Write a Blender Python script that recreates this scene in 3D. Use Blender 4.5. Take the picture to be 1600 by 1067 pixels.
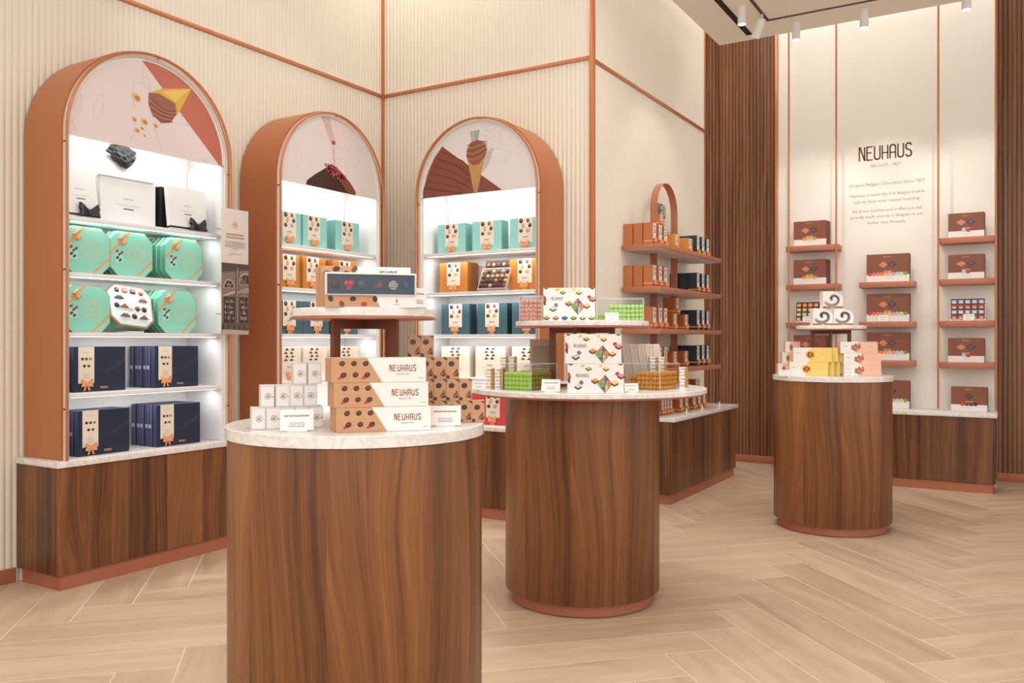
import bpy, bmesh, math, random
from mathutils import Vector, Matrix
random.seed(7)
for o in list(bpy.data.objects): bpy.data.objects.remove(o)
SC = bpy.context.scene
COL = SC.collection
PI = math.pi

# ------------------------------------------------------------ camera, sky, big lights, exposure
F_PX, CAM_H, YAW, HOR = 1330.0, 1.25, math.radians(31.2165), 530.0
cam_d = bpy.data.cameras.new('camera'); cam = bpy.data.objects.new('camera', cam_d); COL.objects.link(cam)
cam.location = (0, 0, CAM_H); cam.rotation_euler = (PI/2, 0, YAW)
cam_d.sensor_width = 36; cam_d.lens = F_PX/1600*36; cam_d.shift_y = -(533.5-HOR)/1600; cam_d.clip_end = 100
SC.camera = cam
SC.view_settings.view_transform = 'Standard'; SC.view_settings.look = 'None'
SC.view_settings.gamma = 1; SC.view_settings.use_curve_mapping = False
SC.view_settings.exposure = 0.13
w = bpy.data.worlds.new('world'); SC.world = w; w.use_nodes = True
w.node_tree.nodes['Background'].inputs[0].default_value = (1.0, .993, .98, 1)
w.node_tree.nodes['Background'].inputs[1].default_value = 1.0

def area(name, loc, rot, sx, sy, power, col=(1,.98,.95), spread=None):
    d = bpy.data.lights.new(name, 'AREA'); d.shape = 'RECTANGLE'; d.size = sx; d.size_y = sy
    d.energy = power; d.color = col
    if spread: d.spread = spread
    o = bpy.data.objects.new(name, d); COL.objects.link(o); o.location = loc; o.rotation_euler = rot
    return o
def spot(name, loc, target, power, size=60, blend=.6, r=.04, col=(1,.95,.89)):
    d = bpy.data.lights.new(name, 'SPOT'); d.energy = power; d.spot_size = math.radians(size); d.spot_blend = blend
    d.shadow_soft_size = r; d.color = col
    o = bpy.data.objects.new(name, d); COL.objects.link(o); o.location = loc
    o.rotation_euler = (Vector(target)-Vector(loc)).to_track_quat('-Z', 'Y').to_euler()
    return o
RAFT_Z = 3.834; CEIL_Z = 5.0
# soft panels in the ceiling raft over the shop floor
area('ceiling_panel_light', (-1.0, 3.4, RAFT_Z-.02), (0,0,0), 2.2, 4.0, 66)
area('ceiling_panel_light', (.3, -1.2, RAFT_Z-.02), (0,0,0), 3.5, 2.6, 66)
# cove lights that wash the walls from the gap beside the raft
area('cove_light', (-4.05, 1.5, 4.75), (0, math.radians(-22), 0), .12, 7.0, 27, (1,.965,.92))
area('cove_light', (-3.5, 4.95, 4.75), (math.radians(22), 0, 0), 1.8, .12, 12, (1,.965,.92))
area('cove_light', (-2.40, 6.3, 4.85), (0, math.radians(-12), 0), .10, 2.6, 17, (1,.98,.95))
area('cove_light', (-.9, 8.02, 4.75), (math.radians(14), 0, 0), 2.8, .10, 17, (1,.98,.95))
area('raft_fill_light', (1.2, -2.4, 2.2), (math.radians(140), 0, math.radians(14)), 3.0, 1.0, 60)  # added fill behind the camera to brighten the raft underside, no shop fitting
# spots on the raft
spot('raft_spot', (-1.62, 7.2, 3.66), (-1.72, 8.2, 1.6), 30, 70)
spot('raft_spot', (-1.10, 7.2, 3.66), (-1.09, 8.2, 1.7), 34, 70)
spot('raft_spot', (-.39, 7.2, 3.66), (-.44, 8.2, 1.6), 30, 70)
spot('table_spot', (-2.5, 3.9, 3.80), (-1.85, 3.8, 1.0), 55, 55)
spot('table_spot', (-1.9, 2.6, 3.80), (-1.65, 1.9, 1.0), 36, 60)
spot('table_spot', (-1.6, 5.4, 3.80), (-1.12, 6.0, 1.0), 45, 55)
spot('wall_spot', (-2.5, 3.2, 3.80), (-4.4, 3.75, 2.9), 20, 50)
spot('wall_spot', (-1.6, 6.2, 3.80), (-2.45, 6.5, 1.9), 22, 70)

# ------------------------------------------------------------ pixel / plane helpers (real planes only)
Fv = Vector((-math.sin(YAW), math.cos(YAW))); Rv = Vector((math.cos(YAW), math.sin(YAW)))
def ray(x): return Fv + Rv*((x-800)/F_PX)
def on_z(x, y, z):
    d = F_PX*(CAM_H-z)/(y-HOR); p = ray(x)*d; return Vector((p.x, p.y, z))
def at_X(px, X): r = ray(px); return r.y*X/r.x          # world Y where the ray meets plane X
def at_Y(px, Y): r = ray(px); return r.x*Y/r.y          # world X where the ray meets plane Y
def z_X(px, py, X): return CAM_H-(py-HOR)*(X/ray(px).x)/F_PX
def z_Y(px, py, Y): return CAM_H-(py-HOR)*(Y/ray(px).y)/F_PX

# ------------------------------------------------------------ materials
MATS = {}
def lin(c):
    return tuple(((v/255)/12.92 if v/255 <= .04045 else ((v/255+.055)/1.055)**2.4) for v in c)
def mat(name, rgb, rough=.5, metal=0, spec=.5, emit=None, strength=0, bump=None, coat=0):
    if name in MATS: return MATS[name]
    m = bpy.data.materials.new(name); m.use_nodes = True; b = m.node_tree.nodes['Principled BSDF']
    b.inputs['Base Color'].default_value = (*lin(rgb), 1); b.inputs['Roughness'].default_value = rough
    b.inputs['Metallic'].default_value = metal; b.inputs['Specular IOR Level'].default_value = spec
    if coat: b.inputs['Coat Weight'].default_value = coat
    if emit:
        b.inputs['Emission Color'].default_value = (*lin(emit), 1); b.inputs['Emission Strength'].default_value = strength
    if not emit and rough > .12:
        nt = m.node_tree; tc = nt.nodes.new('ShaderNodeTexCoord'); n = nt.nodes.new('ShaderNodeTexNoise')
        n.inputs['Scale'].default_value = bump[0] if bump else 60; n.inputs['Detail'].default_value = 3
        nt.links.new(tc.outputs['Object'], n.inputs['Vector'])
        bp = nt.nodes.new('ShaderNodeBump'); bp.inputs['Strength'].default_value = bump[1] if bump else .04
        bp.inputs['Distance'].default_value = .002
        nt.links.new(n.outputs['Fac'], bp.inputs['Height']); nt.links.new(bp.outputs['Normal'], b.inputs['Normal'])
        mr = nt.nodes.new('ShaderNodeMapRange'); mr.inputs['To Min'].default_value = max(.05, rough-.05); mr.inputs['To Max'].default_value = min(1, rough+.05)
        nt.links.new(n.outputs['Fac'], mr.inputs['Value']); nt.links.new(mr.outputs['Result'], b.inputs['Roughness'])
    MATS[name] = m; return m
class G:   # tiny node graph helper
    def __init__(s, m): s.nt = m.node_tree; s.b = s.nt.nodes['Principled BSDF']
    def n(s, t, **k):
        x = s.nt.nodes.new(t)
        for a, v in k.items(): setattr(x, a, v)
        return x
    def val(s, sock, v):
        if hasattr(v, 'is_output'): s.nt.links.new(v, sock)
        else: sock.default_value = v
    def math(s, op, a, b=0.0, c=0.0):
        x = s.n('ShaderNodeMath', operation=op); s.val(x.inputs[0], a); s.val(x.inputs[1], b); s.val(x.inputs[2], c); return x.outputs[0]
    def vec(s, a, b, c=0.0):
        x = s.n('ShaderNodeCombineXYZ'); s.val(x.inputs[0], a); s.val(x.inputs[1], b); s.val(x.inputs[2], c); return x.outputs[0]
    def noise(s, v, scale=1, det=3, rough=.5, dist=0):
        x = s.n('ShaderNodeTexNoise'); s.val(x.inputs['Vector'], v); x.inputs['Scale'].default_value = scale
        x.inputs['Detail'].default_value = det; x.inputs['Roughness'].default_value = rough; x.inputs['Distortion'].default_value = dist
        return x.outputs['Fac']
    def ramp(s, f, stops):
        x = s.n('ShaderNodeValToRGB'); s.val(x.inputs[0], f); e = x.color_ramp.elements
        while len(e) < len(stops): e.new(.5)
        for i, (p, c) in enumerate(stops): e[i].position = p; e[i].color = (*lin(c), 1)
        return x.outputs[0]
    def mix(s, f, a, b, mode='MIX'):
        x = s.n('ShaderNodeMix', data_type='RGBA', blend_type=mode); s.val(x.inputs[0], f); s.val(x.inputs[6], a); s.val(x.inputs[7], b); return x.outputs[2]
def wood(name, stops, leaf=.235, rough=.40, warp=.068, band=15, tint=.35):
    m = bpy.data.materials.new(name); m.use_nodes = True; g = G(m)
    uv = g.n('ShaderNodeUVMap'); sp = g.n('ShaderNodeSeparateXYZ'); g.nt.links.new(uv.outputs[0], sp.inputs[0])
    u, v = sp.outputs[0], sp.outputs[1]
    lf = g.math('FLOOR', g.math('DIVIDE', u, leaf))
    wn = g.n('ShaderNodeTexWhiteNoise', noise_dimensions='1D'); g.val(wn.inputs['W'], lf)
    r = wn.outputs['Value']
    uo = g.math('MULTIPLY_ADD', r, .35, u)
    n1 = g.noise(g.vec(g.math('MULTIPLY', uo, 3.4), g.math('MULTIPLY', v, .85), r), 1, 1.2, .4)
    n3 = g.noise(g.vec(g.math('MULTIPLY', uo, 1.3), g.math('MULTIPLY', v, .35), 5), 1, 2)
    amp = g.math('MULTIPLY_ADD', g.math('MULTIPLY', r, r), warp*6.5, warp*1.2)
    uu = g.math('ADD', uo, g.math('MULTIPLY', g.math('SUBTRACT', n1, .5), amp))
    na = g.noise(g.vec(g.math('MULTIPLY', uu, band), g.math('MULTIPLY', v, .25), g.math('MULTIPLY', r, 3)), 1, 2, .5)
    nb = g.noise(g.vec(g.math('MULTIPLY', uu, band*4.2), g.math('MULTIPLY', v, .5), 2), 1, 3, .55)
    n2 = g.math('ADD', g.math('MULTIPLY', na, .58), g.math('MULTIPLY', nb, .42))
    fib = g.noise(g.vec(g.math('MULTIPLY', uu, 260), g.math('MULTIPLY', v, 5), 0), 1, 3, .6)
    f = g.math('ADD', g.math('MULTIPLY', n2, .72), g.math('MULTIPLY', fib, .28))
    f = g.math('ADD', f, g.math('MULTIPLY', g.math('SUBTRACT', r, .5), .14))
    f = g.math('ADD', f, g.math('MULTIPLY', g.math('SUBTRACT', n3, .5), .18))
    c = g.ramp(f, stops)
    g.nt.links.new(c, g.b.inputs['Base Color']); g.b.inputs['Roughness'].default_value = rough
    bp = g.n('ShaderNodeBump'); bp.inputs['Strength'].default_value = .08; bp.inputs['Distance'].default_value = .001
    g.nt.links.new(f, bp.inputs['Height']); g.nt.links.new(bp.outputs[0], g.b.inputs['Normal'])
    MATS[name] = m; return m
WAL = wood('walnut_veneer', [(.33, (62,36,19)), (.43, (96,58,32)), (.51, (122,77,43)), (.60, (142,92,53)), (.72, (162,110,67))])
WSL = wood('walnut_slats', [(.33, (76,45,26)), (.44, (112,70,42)), (.55, (144,96,61)), (.70, (166,116,77))], leaf=.07, band=22)
def floor_mat():
    m = bpy.data.materials.new('oak_plank_tile'); m.use_nodes = True; g = G(m)
    uv = g.n('ShaderNodeUVMap'); sp = g.n('ShaderNodeSeparateXYZ'); g.nt.links.new(uv.outputs[0], sp.inputs[0])
    u, v = sp.outputs[0], sp.outputs[1]
    pid = g.math('FLOOR', g.math('DIVIDE', u, 10))
    wn = g.n('ShaderNodeTexWhiteNoise', noise_dimensions='1D'); g.val(wn.inputs['W'], pid); r = wn.outputs['Value']
    n1 = g.noise(g.vec(g.math('MULTIPLY', u, 1.3), g.math('MULTIPLY', v, 9), 0), 1, 4, .55, .6)
    n2 = g.noise(g.vec(g.math('MULTIPLY', u, 5), g.math('MULTIPLY', v, 90), 0), 1, 3, .6)
    f = g.math('ADD', g.math('MULTIPLY', n1, .75), g.math('MULTIPLY', n2, .25))
    f = g.math('ADD', f, g.math('MULTIPLY', g.math('SUBTRACT', r, .5), .16))
    c = g.ramp(f, [(.27, (168,142,118)), (.42, (187,161,135)), (.54, (198,173,147)), (.70, (210,187,161))])
    wn2 = g.n('ShaderNodeTexWhiteNoise', noise_dimensions='1D'); g.val(wn2.inputs['W'], g.math('ADD', pid, 71.3))
    c = g.mix(g.math('MULTIPLY', wn2.outputs['Value'], .20), c, (*lin((206,170,138)), 1))
    kn = g.noise(g.vec(g.math('MULTIPLY', u, 4), g.math('MULTIPLY', v, 14), 3), 1, 2)
    c = g.mix(g.math('MULTIPLY', g.math('GREATER_THAN', kn, .735), .3), c, (*lin((140,104,78)), 1))
    g.nt.links.new(c, g.b.inputs['Base Color']); g.b.inputs['Roughness'].default_value = .40
    g.b.inputs['Specular IOR Level'].default_value = .4
    MATS['floor'] = m; return m
FLO = floor_mat()
def marble():
    m = bpy.data.materials.new('white_marble'); m.use_nodes = True; g = G(m)
    tc = g.n('ShaderNodeTexCoord'); n = g.noise(tc.outputs['Object'], 12, 5, .6, 1.2)
    a = g.math('ABSOLUTE', g.math('SUBTRACT', n, .5))
    c = g.ramp(a, [(0, (218,213,208)), (.03, (231,227,223)), (.09, (238,235,232))])
    g.nt.links.new(c, g.b.inputs['Base Color']); g.b.inputs['Roughness'].default_value = .22
    MATS['marble'] = m; return m
MAR = marble()
def art_marble(name, a, b):
    m = bpy.data.materials.new(name); m.use_nodes = True; g = G(m)
    tc = g.n('ShaderNodeTexCoord'); n = g.noise(tc.outputs['Object'], 2.2, 4, .55, 1.0)
    f = g.math('ABSOLUTE', g.math('SUBTRACT', n, .5))
    c = g.ramp(f, [(0, b), (.012, a), (.3, a)]); g.nt.links.new(c, g.b.inputs['Base Color']); g.b.inputs['Roughness'].default_value = .45
    return m
def glass(name, col, fac=.035, rough=.02):
    m = bpy.data.materials.new(name); m.use_nodes = True; nt = m.node_tree; nt.nodes.remove(nt.nodes['Principled BSDF'])
    out = nt.nodes['Material Output']; t = nt.nodes.new('ShaderNodeBsdfTransparent'); t.inputs[0].default_value = (*col, 1)
    gl = nt.nodes.new('ShaderNodeBsdfGlossy'); gl.inputs['Roughness'].default_value = rough
    fr = nt.nodes.new('ShaderNodeLayerWeight'); fr.inputs[0].default_value = .5
    pw = nt.nodes.new('ShaderNodeMath'); pw.operation = 'POWER'; pw.inputs[1].default_value = 5; nt.links.new(fr.outputs['Facing'], pw.inputs[0])
    mm = nt.nodes.new('ShaderNodeMath'); mm.operation = 'MULTIPLY_ADD'; mm.inputs[1].default_value = .7; mm.inputs[2].default_value = fac
    mx = nt.nodes.new('ShaderNodeMixShader'); nt.links.new(pw.outputs[0], mm.inputs[0]); nt.links.new(mm.outputs[0], mx.inputs[0])
    nt.links.new(t.outputs[0], mx.inputs[1]); nt.links.new(gl.outputs[0], mx.inputs[2]); nt.links.new(mx.outputs[0], out.inputs[0])
    return m
ACR = glass('clear_acrylic', (.97,.98,.98)); ACE = mat('acrylic_edge', (222,230,232), .15, spec=.6)
CREAM = mat('cream_wall', (228,220,204), .55, bump=(25,.03)); CREAM2 = mat('warm_white_wall', (236,231,222), .6, bump=(20,.03))
CEIL = mat('ceiling_paint', (240,234,222), .8); BLACK = mat('black_recess', (14,13,12), .5)
COP = mat('copper_lacquer', (188,118,76), .40, metal=.25); COPP = mat('copper_skirting', (178,112,84), .5, metal=.15)
COPB = mat('copper_trim', (196,124,84), .32, metal=.4); COPS = mat('copper_shelf', (184,116,90), .5, metal=.15)
DCOP = mat('dark_copper', (120,66,46), .42, metal=.3); RIM = mat('cream_rim', (222,208,194), .5)
WHITE = mat('white_lacquer', (232,231,230), .35); WHM = mat('white_lamp', (238,236,232), .4)
LED = mat('led_strip', (255,255,255), .5, emit=(255,248,240), strength=3)
LAMP = mat('lamp_glow', (255,255,255), .5, emit=(255,240,215), strength=14)
PAPER = mat('white_card', (240,238,236), .6); CRM = mat('cream_card', (232,222,206), .6); GREY = mat('grey_print', (150,142,136), .6)
DARKT = mat('dark_print', (84,58,46), .6); TXT = mat('wall_lettering', (96,62,42), .5, metal=.2); TXT2 = mat('fine_lettering', (150,134,112), .6)
RIB = mat('orange_ribbon', (232,156,100), .38); BRIB = mat('black_ribbon', (36,36,38), .35)
MINT = mat('mint_card', (140,212,192), .5); MINTD = mat('mint_edge', (78,166,146), .5); AQUA = mat('aqua_card', (150,208,200), .5); AQD = mat('aqua_edge', (104,168,158), .5)
ORG = mat('orange_card', (196,124,46), .5); ORGD = mat('orange_edge', (150,88,28), .5); TEAL = mat('teal_card', (58,92,104), .5); TEALD = mat('teal_edge', (36,62,72), .5)
NAVY = mat('navy_card', (30,40,66), .45); NAVD = mat('navy_edge', (48,66,104), .45); RED = mat('red_card', (208,66,62), .5); CRD = mat('cream_edge', (206,194,176), .6)
GOLD = mat('gold_edge', (206,160,110), .35, metal=.4); CH1 = mat('milk_chocolate', (122,70,46), .4); CH2 = mat('dark_chocolate', (66,38,32), .35); CH3 = mat('pale_praline', (208,158,118), .45)
TAN = mat('tan_card', (198,150,112), .5); BRN = mat('brown_card', (134,78,58), .5); BRND = mat('brown_edge', (104,60,46), .5)
REDB = mat('raspberry', (190,52,66), .5); YEL = mat('yellow_foil', (214,168,62), .35); PEACH = mat('peach_card', (240,190,164), .55); YELB = mat('yellow_card', (240,208,120), .55)
TERR = mat('terracotta_print', (186,104,84), .5)

# ------------------------------------------------------------ mesh builder
class MB:
    def __init__(s): s.v = []; s.f = []; s.m = []; s.mi = []; s.uv = []; s.sm = []
    def mid(s, m):
        if m not in s.m: s.m.append(m)
        return s.m.index(m)
    def face(s, pts, m, uv=None, smooth=False):
        b = len(s.v); s.v += [tuple(p) for p in pts]; s.f.append(tuple(range(b, b+len(pts)))); s.mi.append(s.mid(m))
        s.uv.append(uv or [(p[0], p[2]) for p in pts]); s.sm.append(smooth); return s
    def box(s, x0, x1, y0, y1, z0, z1, m, u0=0.0, side=None, top=None, v0=0.0):
        W = x1-x0; D = y1-y0; H = z1-z0; sd = side or m; tp = top or m
        q = lambda a,b,c,d,mm,uu: s.face([a,b,c,d], mm, uu)
        z = (v0+z0, v0+z1)
        q((x0,y0,z0),(x1,y0,z0),(x1,y0,z1),(x0,y0,z1), m, [(u0,z[0]),(u0+W,z[0]),(u0+W,z[1]),(u0,z[1])])
        q((x1,y0,z0),(x1,y1,z0),(x1,y1,z1),(x1,y0,z1), sd, [(u0+W,z[0]),(u0+W+D,z[0]),(u0+W+D,z[1]),(u0+W,z[1])])
        q((x1,y1,z0),(x0,y1,z0),(x0,y1,z1),(x1,y1,z1), m, [(u0+5,z[0]),(u0+5+W,z[0]),(u0+5+W,z[1]),(u0+5,z[1])])
        q((x0,y1,z0),(x0,y0,z0),(x0,y0,z1),(x0,y1,z1), sd, [(u0-D,z[0]),(u0,z[0]),(u0,z[1]),(u0-D,z[1])])
        q((x0,y0,z1),(x1,y0,z1),(x1,y1,z1),(x0,y1,z1), tp, None)
        q((x0,y1,z0),(x1,y1,z0),(x1,y0,z0),(x0,y0,z0), m, None)
        return s
    def bbox(s, x0, x1, y0, y1, z0, z1, m, r=.003, seg=2):   # bevelled box
        bm = bmesh.new(); bmesh.ops.create_cube(bm, size=1)
        for v in bm.verts: v.co = Vector(((x0+x1)/2+v.co.x*(x1-x0), (y0+y1)/2+v.co.y*(y1-y0), (z0+z1)/2+v.co.z*(z1-z0)))
        bmesh.ops.bevel(bm, geom=bm.edges[:], offset=r, segments=seg, affect='EDGES', profile=.5)
        return s.from_bm(bm, m, True)
    def from_bm(s, bm, m, smooth=False, M=None):
        b = len(s.v); bm.verts.index_update()
        s.v += [tuple((M @ v.co) if M else v.co) for v in bm.verts]
        for f in bm.faces:
            s.f.append(tuple(b+v.index for v in f.verts)); s.mi.append(s.mid(m)); s.uv.append([(v.co.x, v.co.z) for v in f.verts]); s.sm.append(smooth and len(f.verts) > 0)
        bm.free(); return s
    def prism(s, pts, y0, y1, m, side=None):                # outline in x,z extruded along y; front at y0
        n = len(pts); side = side or m
        s.face([(x,y0,z) for x,z in pts], m); s.face([(x,y1,z) for x,z in reversed(pts)], m)
        for i in range(n):
            a, b = pts[i], pts[(i+1)%n]
            s.face([(b[0],y0,b[1]),(a[0],y0,a[1]),(a[0],y1,a[1]),(b[0],y1,b[1])], side)
        return s
    def lathe(s, prof, m, seg=96, smooth=True, mats=None, cap=True):
        for i in range(len(prof)-1):
            (r0,z0),(r1,z1) = prof[i],prof[i+1]; mm = mats[i] if mats else m
            R = max(r0, r1)
            for k in range(seg):
                a, b = 2*PI*k/seg, 2*PI*(k+1)/seg
                P = [(r0*math.cos(a),r0*math.sin(a),z0),(r0*math.cos(b),r0*math.sin(b),z0),(r1*math.cos(b),r1*math.sin(b),z1),(r1*math.cos(a),r1*math.sin(a),z1)]
                if r0 < 1e-6: P = P[1:]
                elif r1 < 1e-6: P = P[:3]
                uvs = {4: [(a*R,z0),(b*R,z0),(b*R,z1),(a*R,z1)]}.get(len(P)) or [(p[0],p[1]) for p in P]
                s.face(P, mm, uvs, smooth)
        return s
    def tube(s, pts, r, m, seg=8, closed=False, smooth=True):
        P = [Vector(p) for p in pts]; n = len(P); rings = []
        up = Vector((0,0,1)); prev = None
        for i in range(n):
            if closed: t = (P[(i+1)%n]-P[i-1])
            else: t = P[min(i+1,n-1)]-P[max(i-1,0)]
            t.normalize()
            a = prev if prev is not None else (up if abs(t.z) < .9 else Vector((1,0,0)))
            a = (a - t*a.dot(t)); 
            if a.length < 1e-5: a = Vector((1,0,0)) - t*t.x
            a.normalize(); b = t.cross(a); prev = a
            rings.append([P[i]+a*math.cos(2*PI*k/seg)*r+b*math.sin(2*PI*k/seg)*r for k in range(seg)])
        for i in range(n if closed else n-1):
            A, B = rings[i], rings[(i+1)%n]
            for k in range(seg): s.face([A[k],A[(k+1)%seg],B[(k+1)%seg],B[k]], m, None, smooth)
        if not closed:
            s.face(list(reversed(rings[0])), m); s.face(rings[-1], m)
        return s
    def strip(s, pts, wv, th, m):                            # a ribbon with real thickness along pts, width vector wv
        P = [Vector(p) for p in pts]; wv = Vector(wv)
        N = []
        for i in range(len(P)):
            t = P[min(i+1,len(P)-1)]-P[max(i-1,0)]; n = t.cross(wv); n.normalize(); N.append(n*th/2)
        for i in range(len(P)-1):
            a, b = P[i], P[i+1]; na, nb = N[i], N[i+1]
            s.face([a-wv/2+na, b-wv/2+nb, b+wv/2+nb, a+wv/2+na], m, None, True)
            s.face([a+wv/2-na, b+wv/2-nb, b-wv/2-nb, a-wv/2-na], m, None, True)
            s.face([a-wv/2-na, b-wv/2-nb, b-wv/2+nb, a-wv/2+na], m); s.face([a+wv/2+na, b+wv/2+nb, b+wv/2-nb, a+wv/2-na], m)
        return s
    def add(s, o, M=None):                                   # merge another builder
        b = len(s.v); s.v += [tuple(M @ Vector(p)) if M else p for p in o.v]
        for f, mi, uv, sm in zip(o.f, o.mi, o.uv, o.sm):
            s.f.append(tuple(b+i for i in f)); s.mi.append(s.mid(o.m[mi])); s.uv.append(uv); s.sm.append(sm)
        return s
    def mesh(s, name):
        me = bpy.data.meshes.new(name); me.from_pydata(s.v, [], s.f)
        for m in s.m: me.materials.append(m)
        ul = me.uv_layers.new(name='UVMap'); k = 0; flat = []
        for uv in s.uv:
            for a in uv: flat += [a[0], a[1]]
        ul.data.foreach_set('uv', flat)
        me.polygons.foreach_set('material_index', s.mi); me.polygons.foreach_set('use_smooth', s.sm)
        if any(s.sm):
            bm = bmesh.new(); bm.from_mesh(me); bmesh.ops.remove_doubles(bm, verts=bm.verts[:], dist=1e-5); bm.to_mesh(me); bm.free()
            me.set_sharp_from_angle(angle=math.radians(40))
        if getattr(s, 'recalc', False):
            bm = bmesh.new(); bm.from_mesh(me); bmesh.ops.remove_doubles(bm, verts=bm.verts[:], dist=1e-5); bmesh.ops.recalc_face_normals(bm, faces=bm.faces[:]); bm.to_mesh(me); bm.free()
        me.update(); return me
    def build(s, name, parent=None, loc=(0,0,0), rz=0):
        o = bpy.data.objects.new(name, s.mesh(name)); COL.objects.link(o); o.location = loc; o.rotation_euler = (0,0,rz)
        if parent: o.parent = parent
        return o
class Dec:      # flat print on a face: plane origin o, axes u, v; layers stack outwards
    def __init__(s, mb, o, u=(1,0,0), v=(0,0,1), gap=.0004):
        s.mb = mb; s.o = Vector(o); s.u = Vector(u).normalized(); s.v = Vector(v).normalized(); s.n = s.u.cross(s.v); s.k = 1; s.gap = gap
    def P(s, x, y): return s.o+s.u*x+s.v*y+s.n*(s.gap*s.k)
    def up(s): s.k += 1; return s
    def poly(s, pts, m): s.mb.face([s.P(*p) for p in pts], m); return s
    def rect(s, x0, y0, x1, y1, m): return s.poly([(x0,y0),(x1,y0),(x1,y1),(x0,y1)], m)
    def ell(s, cx, cy, rx, ry, m, rot=0, n=14):
        c, q = math.cos(rot), math.sin(rot)
        return s.poly([(cx+c*rx*math.cos(t)-q*ry*math.sin(t), cy+q*rx*math.cos(t)+c*ry*math.sin(t)) for t in [2*PI*i/n for i in range(n)]], m)
    def ring(s, cx, cy, r0, r1, m, n=28):
        for i in range(n):
            a, b = 2*PI*i/n, 2*PI*(i+1)/n
            s.poly([(cx+r0*math.cos(a),cy+r0*math.sin(a)),(cx+r1*math.cos(a),cy+r1*math.sin(a)),(cx+r1*math.cos(b),cy+r1*math.sin(b)),(cx+r0*math.cos(b),cy+r0*math.sin(b))], m)
        return s
    def line(s, pts, w, m):
        for (x0,y0),(x1,y1) in zip(pts[:-1], pts[1:]):
            L = math.hypot(x1-x0, y1-y0) or 1e-6; nx, ny = -(y1-y0)/L*w/2, (x1-x0)/L*w/2; ex, ey = (x1-x0)/L*w*.3, (y1-y0)/L*w*.3
            s.poly([(x0-nx-ex,y0-ny-ey),(x1-nx+ex,y1-ny+ey),(x1+nx+ex,y1+ny+ey),(x0+nx-ex,y0+ny-ey)], m)
        return s
    def text(s, t, x, y, size, m, align='CENTER'):
        vs, fs, wdt = text_geo(t); k = size; x -= {'CENTER': wdt*k/2, 'LEFT': 0, 'RIGHT': wdt*k}[align]
        b = len(s.mb.v); s.mb.v += [tuple(s.P(x+a*k, y+c*k)) for a, c in vs]
        for f in fs: s.mb.f.append(tuple(b+i for i in f)); s.mb.mi.append(s.mb.mid(m)); s.mb.uv.append([(0,0)]*len(f)); s.mb.sm.append(False)
        return s
    def word(s, t, cx, y, h, m, sp=.62, w=None):             # tall narrow rounded capitals
        t0 = cx-(len(t)-1)*sp*h/2 - .19*h; w = w or h*.105
        for i, ch in enumerate(t):
            for st in LET[ch]: s.line([(t0+i*sp*h+a*h, y+b*h) for a, b in st], w, m)
        return s
def arc(cx, cy, rx, ry, a0, a1, n=6): return [(cx+rx*math.cos(math.radians(a0+(a1-a0)*i/n)), cy+ry*math.sin(math.radians(a0+(a1-a0)*i/n))) for i in range(n+1)]
LET = {'N': [[(0,0),(0,1),(.1,1)],[(.06,1),(.38,.0)],[(.38,1),(.38,0)]], 'E': [[(.38,1),(0,1),(0,0),(.38,0)],[(0,.55),(.3,.55)]],
 'U': [[(0,1)]+arc(.19,.18,.19,.18,180,360)+[(.38,1)]], 'H': [[(0,0),(0,1)],[(.38,0),(.38,1)],[(0,.45),(.38,.45)]],
 'A': [[(0,0)]+arc(.19,.8,.19,.2,180,0)+[(.38,0)],[(0,.42),(.38,.42)]],
 'S': [arc(.19,.77,.19,.23,20,180)+[(.03,.6),(.35,.4)]+arc(.19,.23,.19,.23,0,-160)]}
_tc = {}
def text_geo(t):
    if t in _tc: return _tc[t]
    cu = bpy.data.curves.new('text_tmp', 'FONT'); cu.body = t; cu.size = 1; cu.resolution_u = 2
    ob = bpy.data.objects.new('text_tmp', cu); COL.objects.link(ob)
    dg = bpy.context.evaluated_depsgraph_get(); me = bpy.data.meshes.new_from_object(ob.evaluated_get(dg))
    vs = [(v.co.x, v.co.y) for v in me.vertices]; fs = [tuple(p.vertices) for p in me.polygons]
    bpy.data.objects.remove(ob); bpy.data.meshes.remove(me); bpy.data.curves.remove(cu)
    _tc[t] = (vs, fs, max([a for a, _ in vs] or [0])); return _tc[t]

def thing(name, label, cat, loc=(0,0,0), rz=0, group=None):
    o = bpy.data.objects.new(name, None); COL.objects.link(o); o.location = loc; o.rotation_euler = (0,0,rz); o.empty_display_size = .05
    return tag(o, label, cat, group)
def tag(o, label, cat, group=None):
    o['label'] = label; o['category'] = cat
    if group: o['group'] = group
    return o
def struct(o): o['kind'] = 'structure'; return o
def dup(root, loc, rz, label, group=None):
    r = root.copy(); COL.objects.link(r); r.location = loc; r.rotation_euler = (0,0,rz); r['label'] = label
    if group: r['group'] = group
    for ch in [c for c in ALLCH.get(root.name, [])]:
        c = ch.copy(); COL.objects.link(c); c.parent = r
        for g in ALLCH.get(ch.name, []):
            d = g.copy(); COL.objects.link(d); d.parent = c
    return r
ALLCH = {}
def note_children(root):
    ALLCH[root.name] = [c for c in bpy.data.objects if c.parent == root]
    for c in ALLCH[root.name]: ALLCH[c.name] = [g for g in bpy.data.objects if g.parent == c]
class Kind:    # a kind of thing: first placement moves the prototype, later ones copy it
    def __init__(s, make): s.make = make; s.root = None; s.used = False
    def put(s, loc, rz, label, group=None):
        if s.root is None:
            s.root = s.make(); note_children(s.root)
            s.root.location = loc; s.root.rotation_euler = (0,0,rz); s.root['label'] = label
            if group: s.root['group'] = group
            return s.root
        return dup(s.root, loc, rz, label, group)

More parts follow.
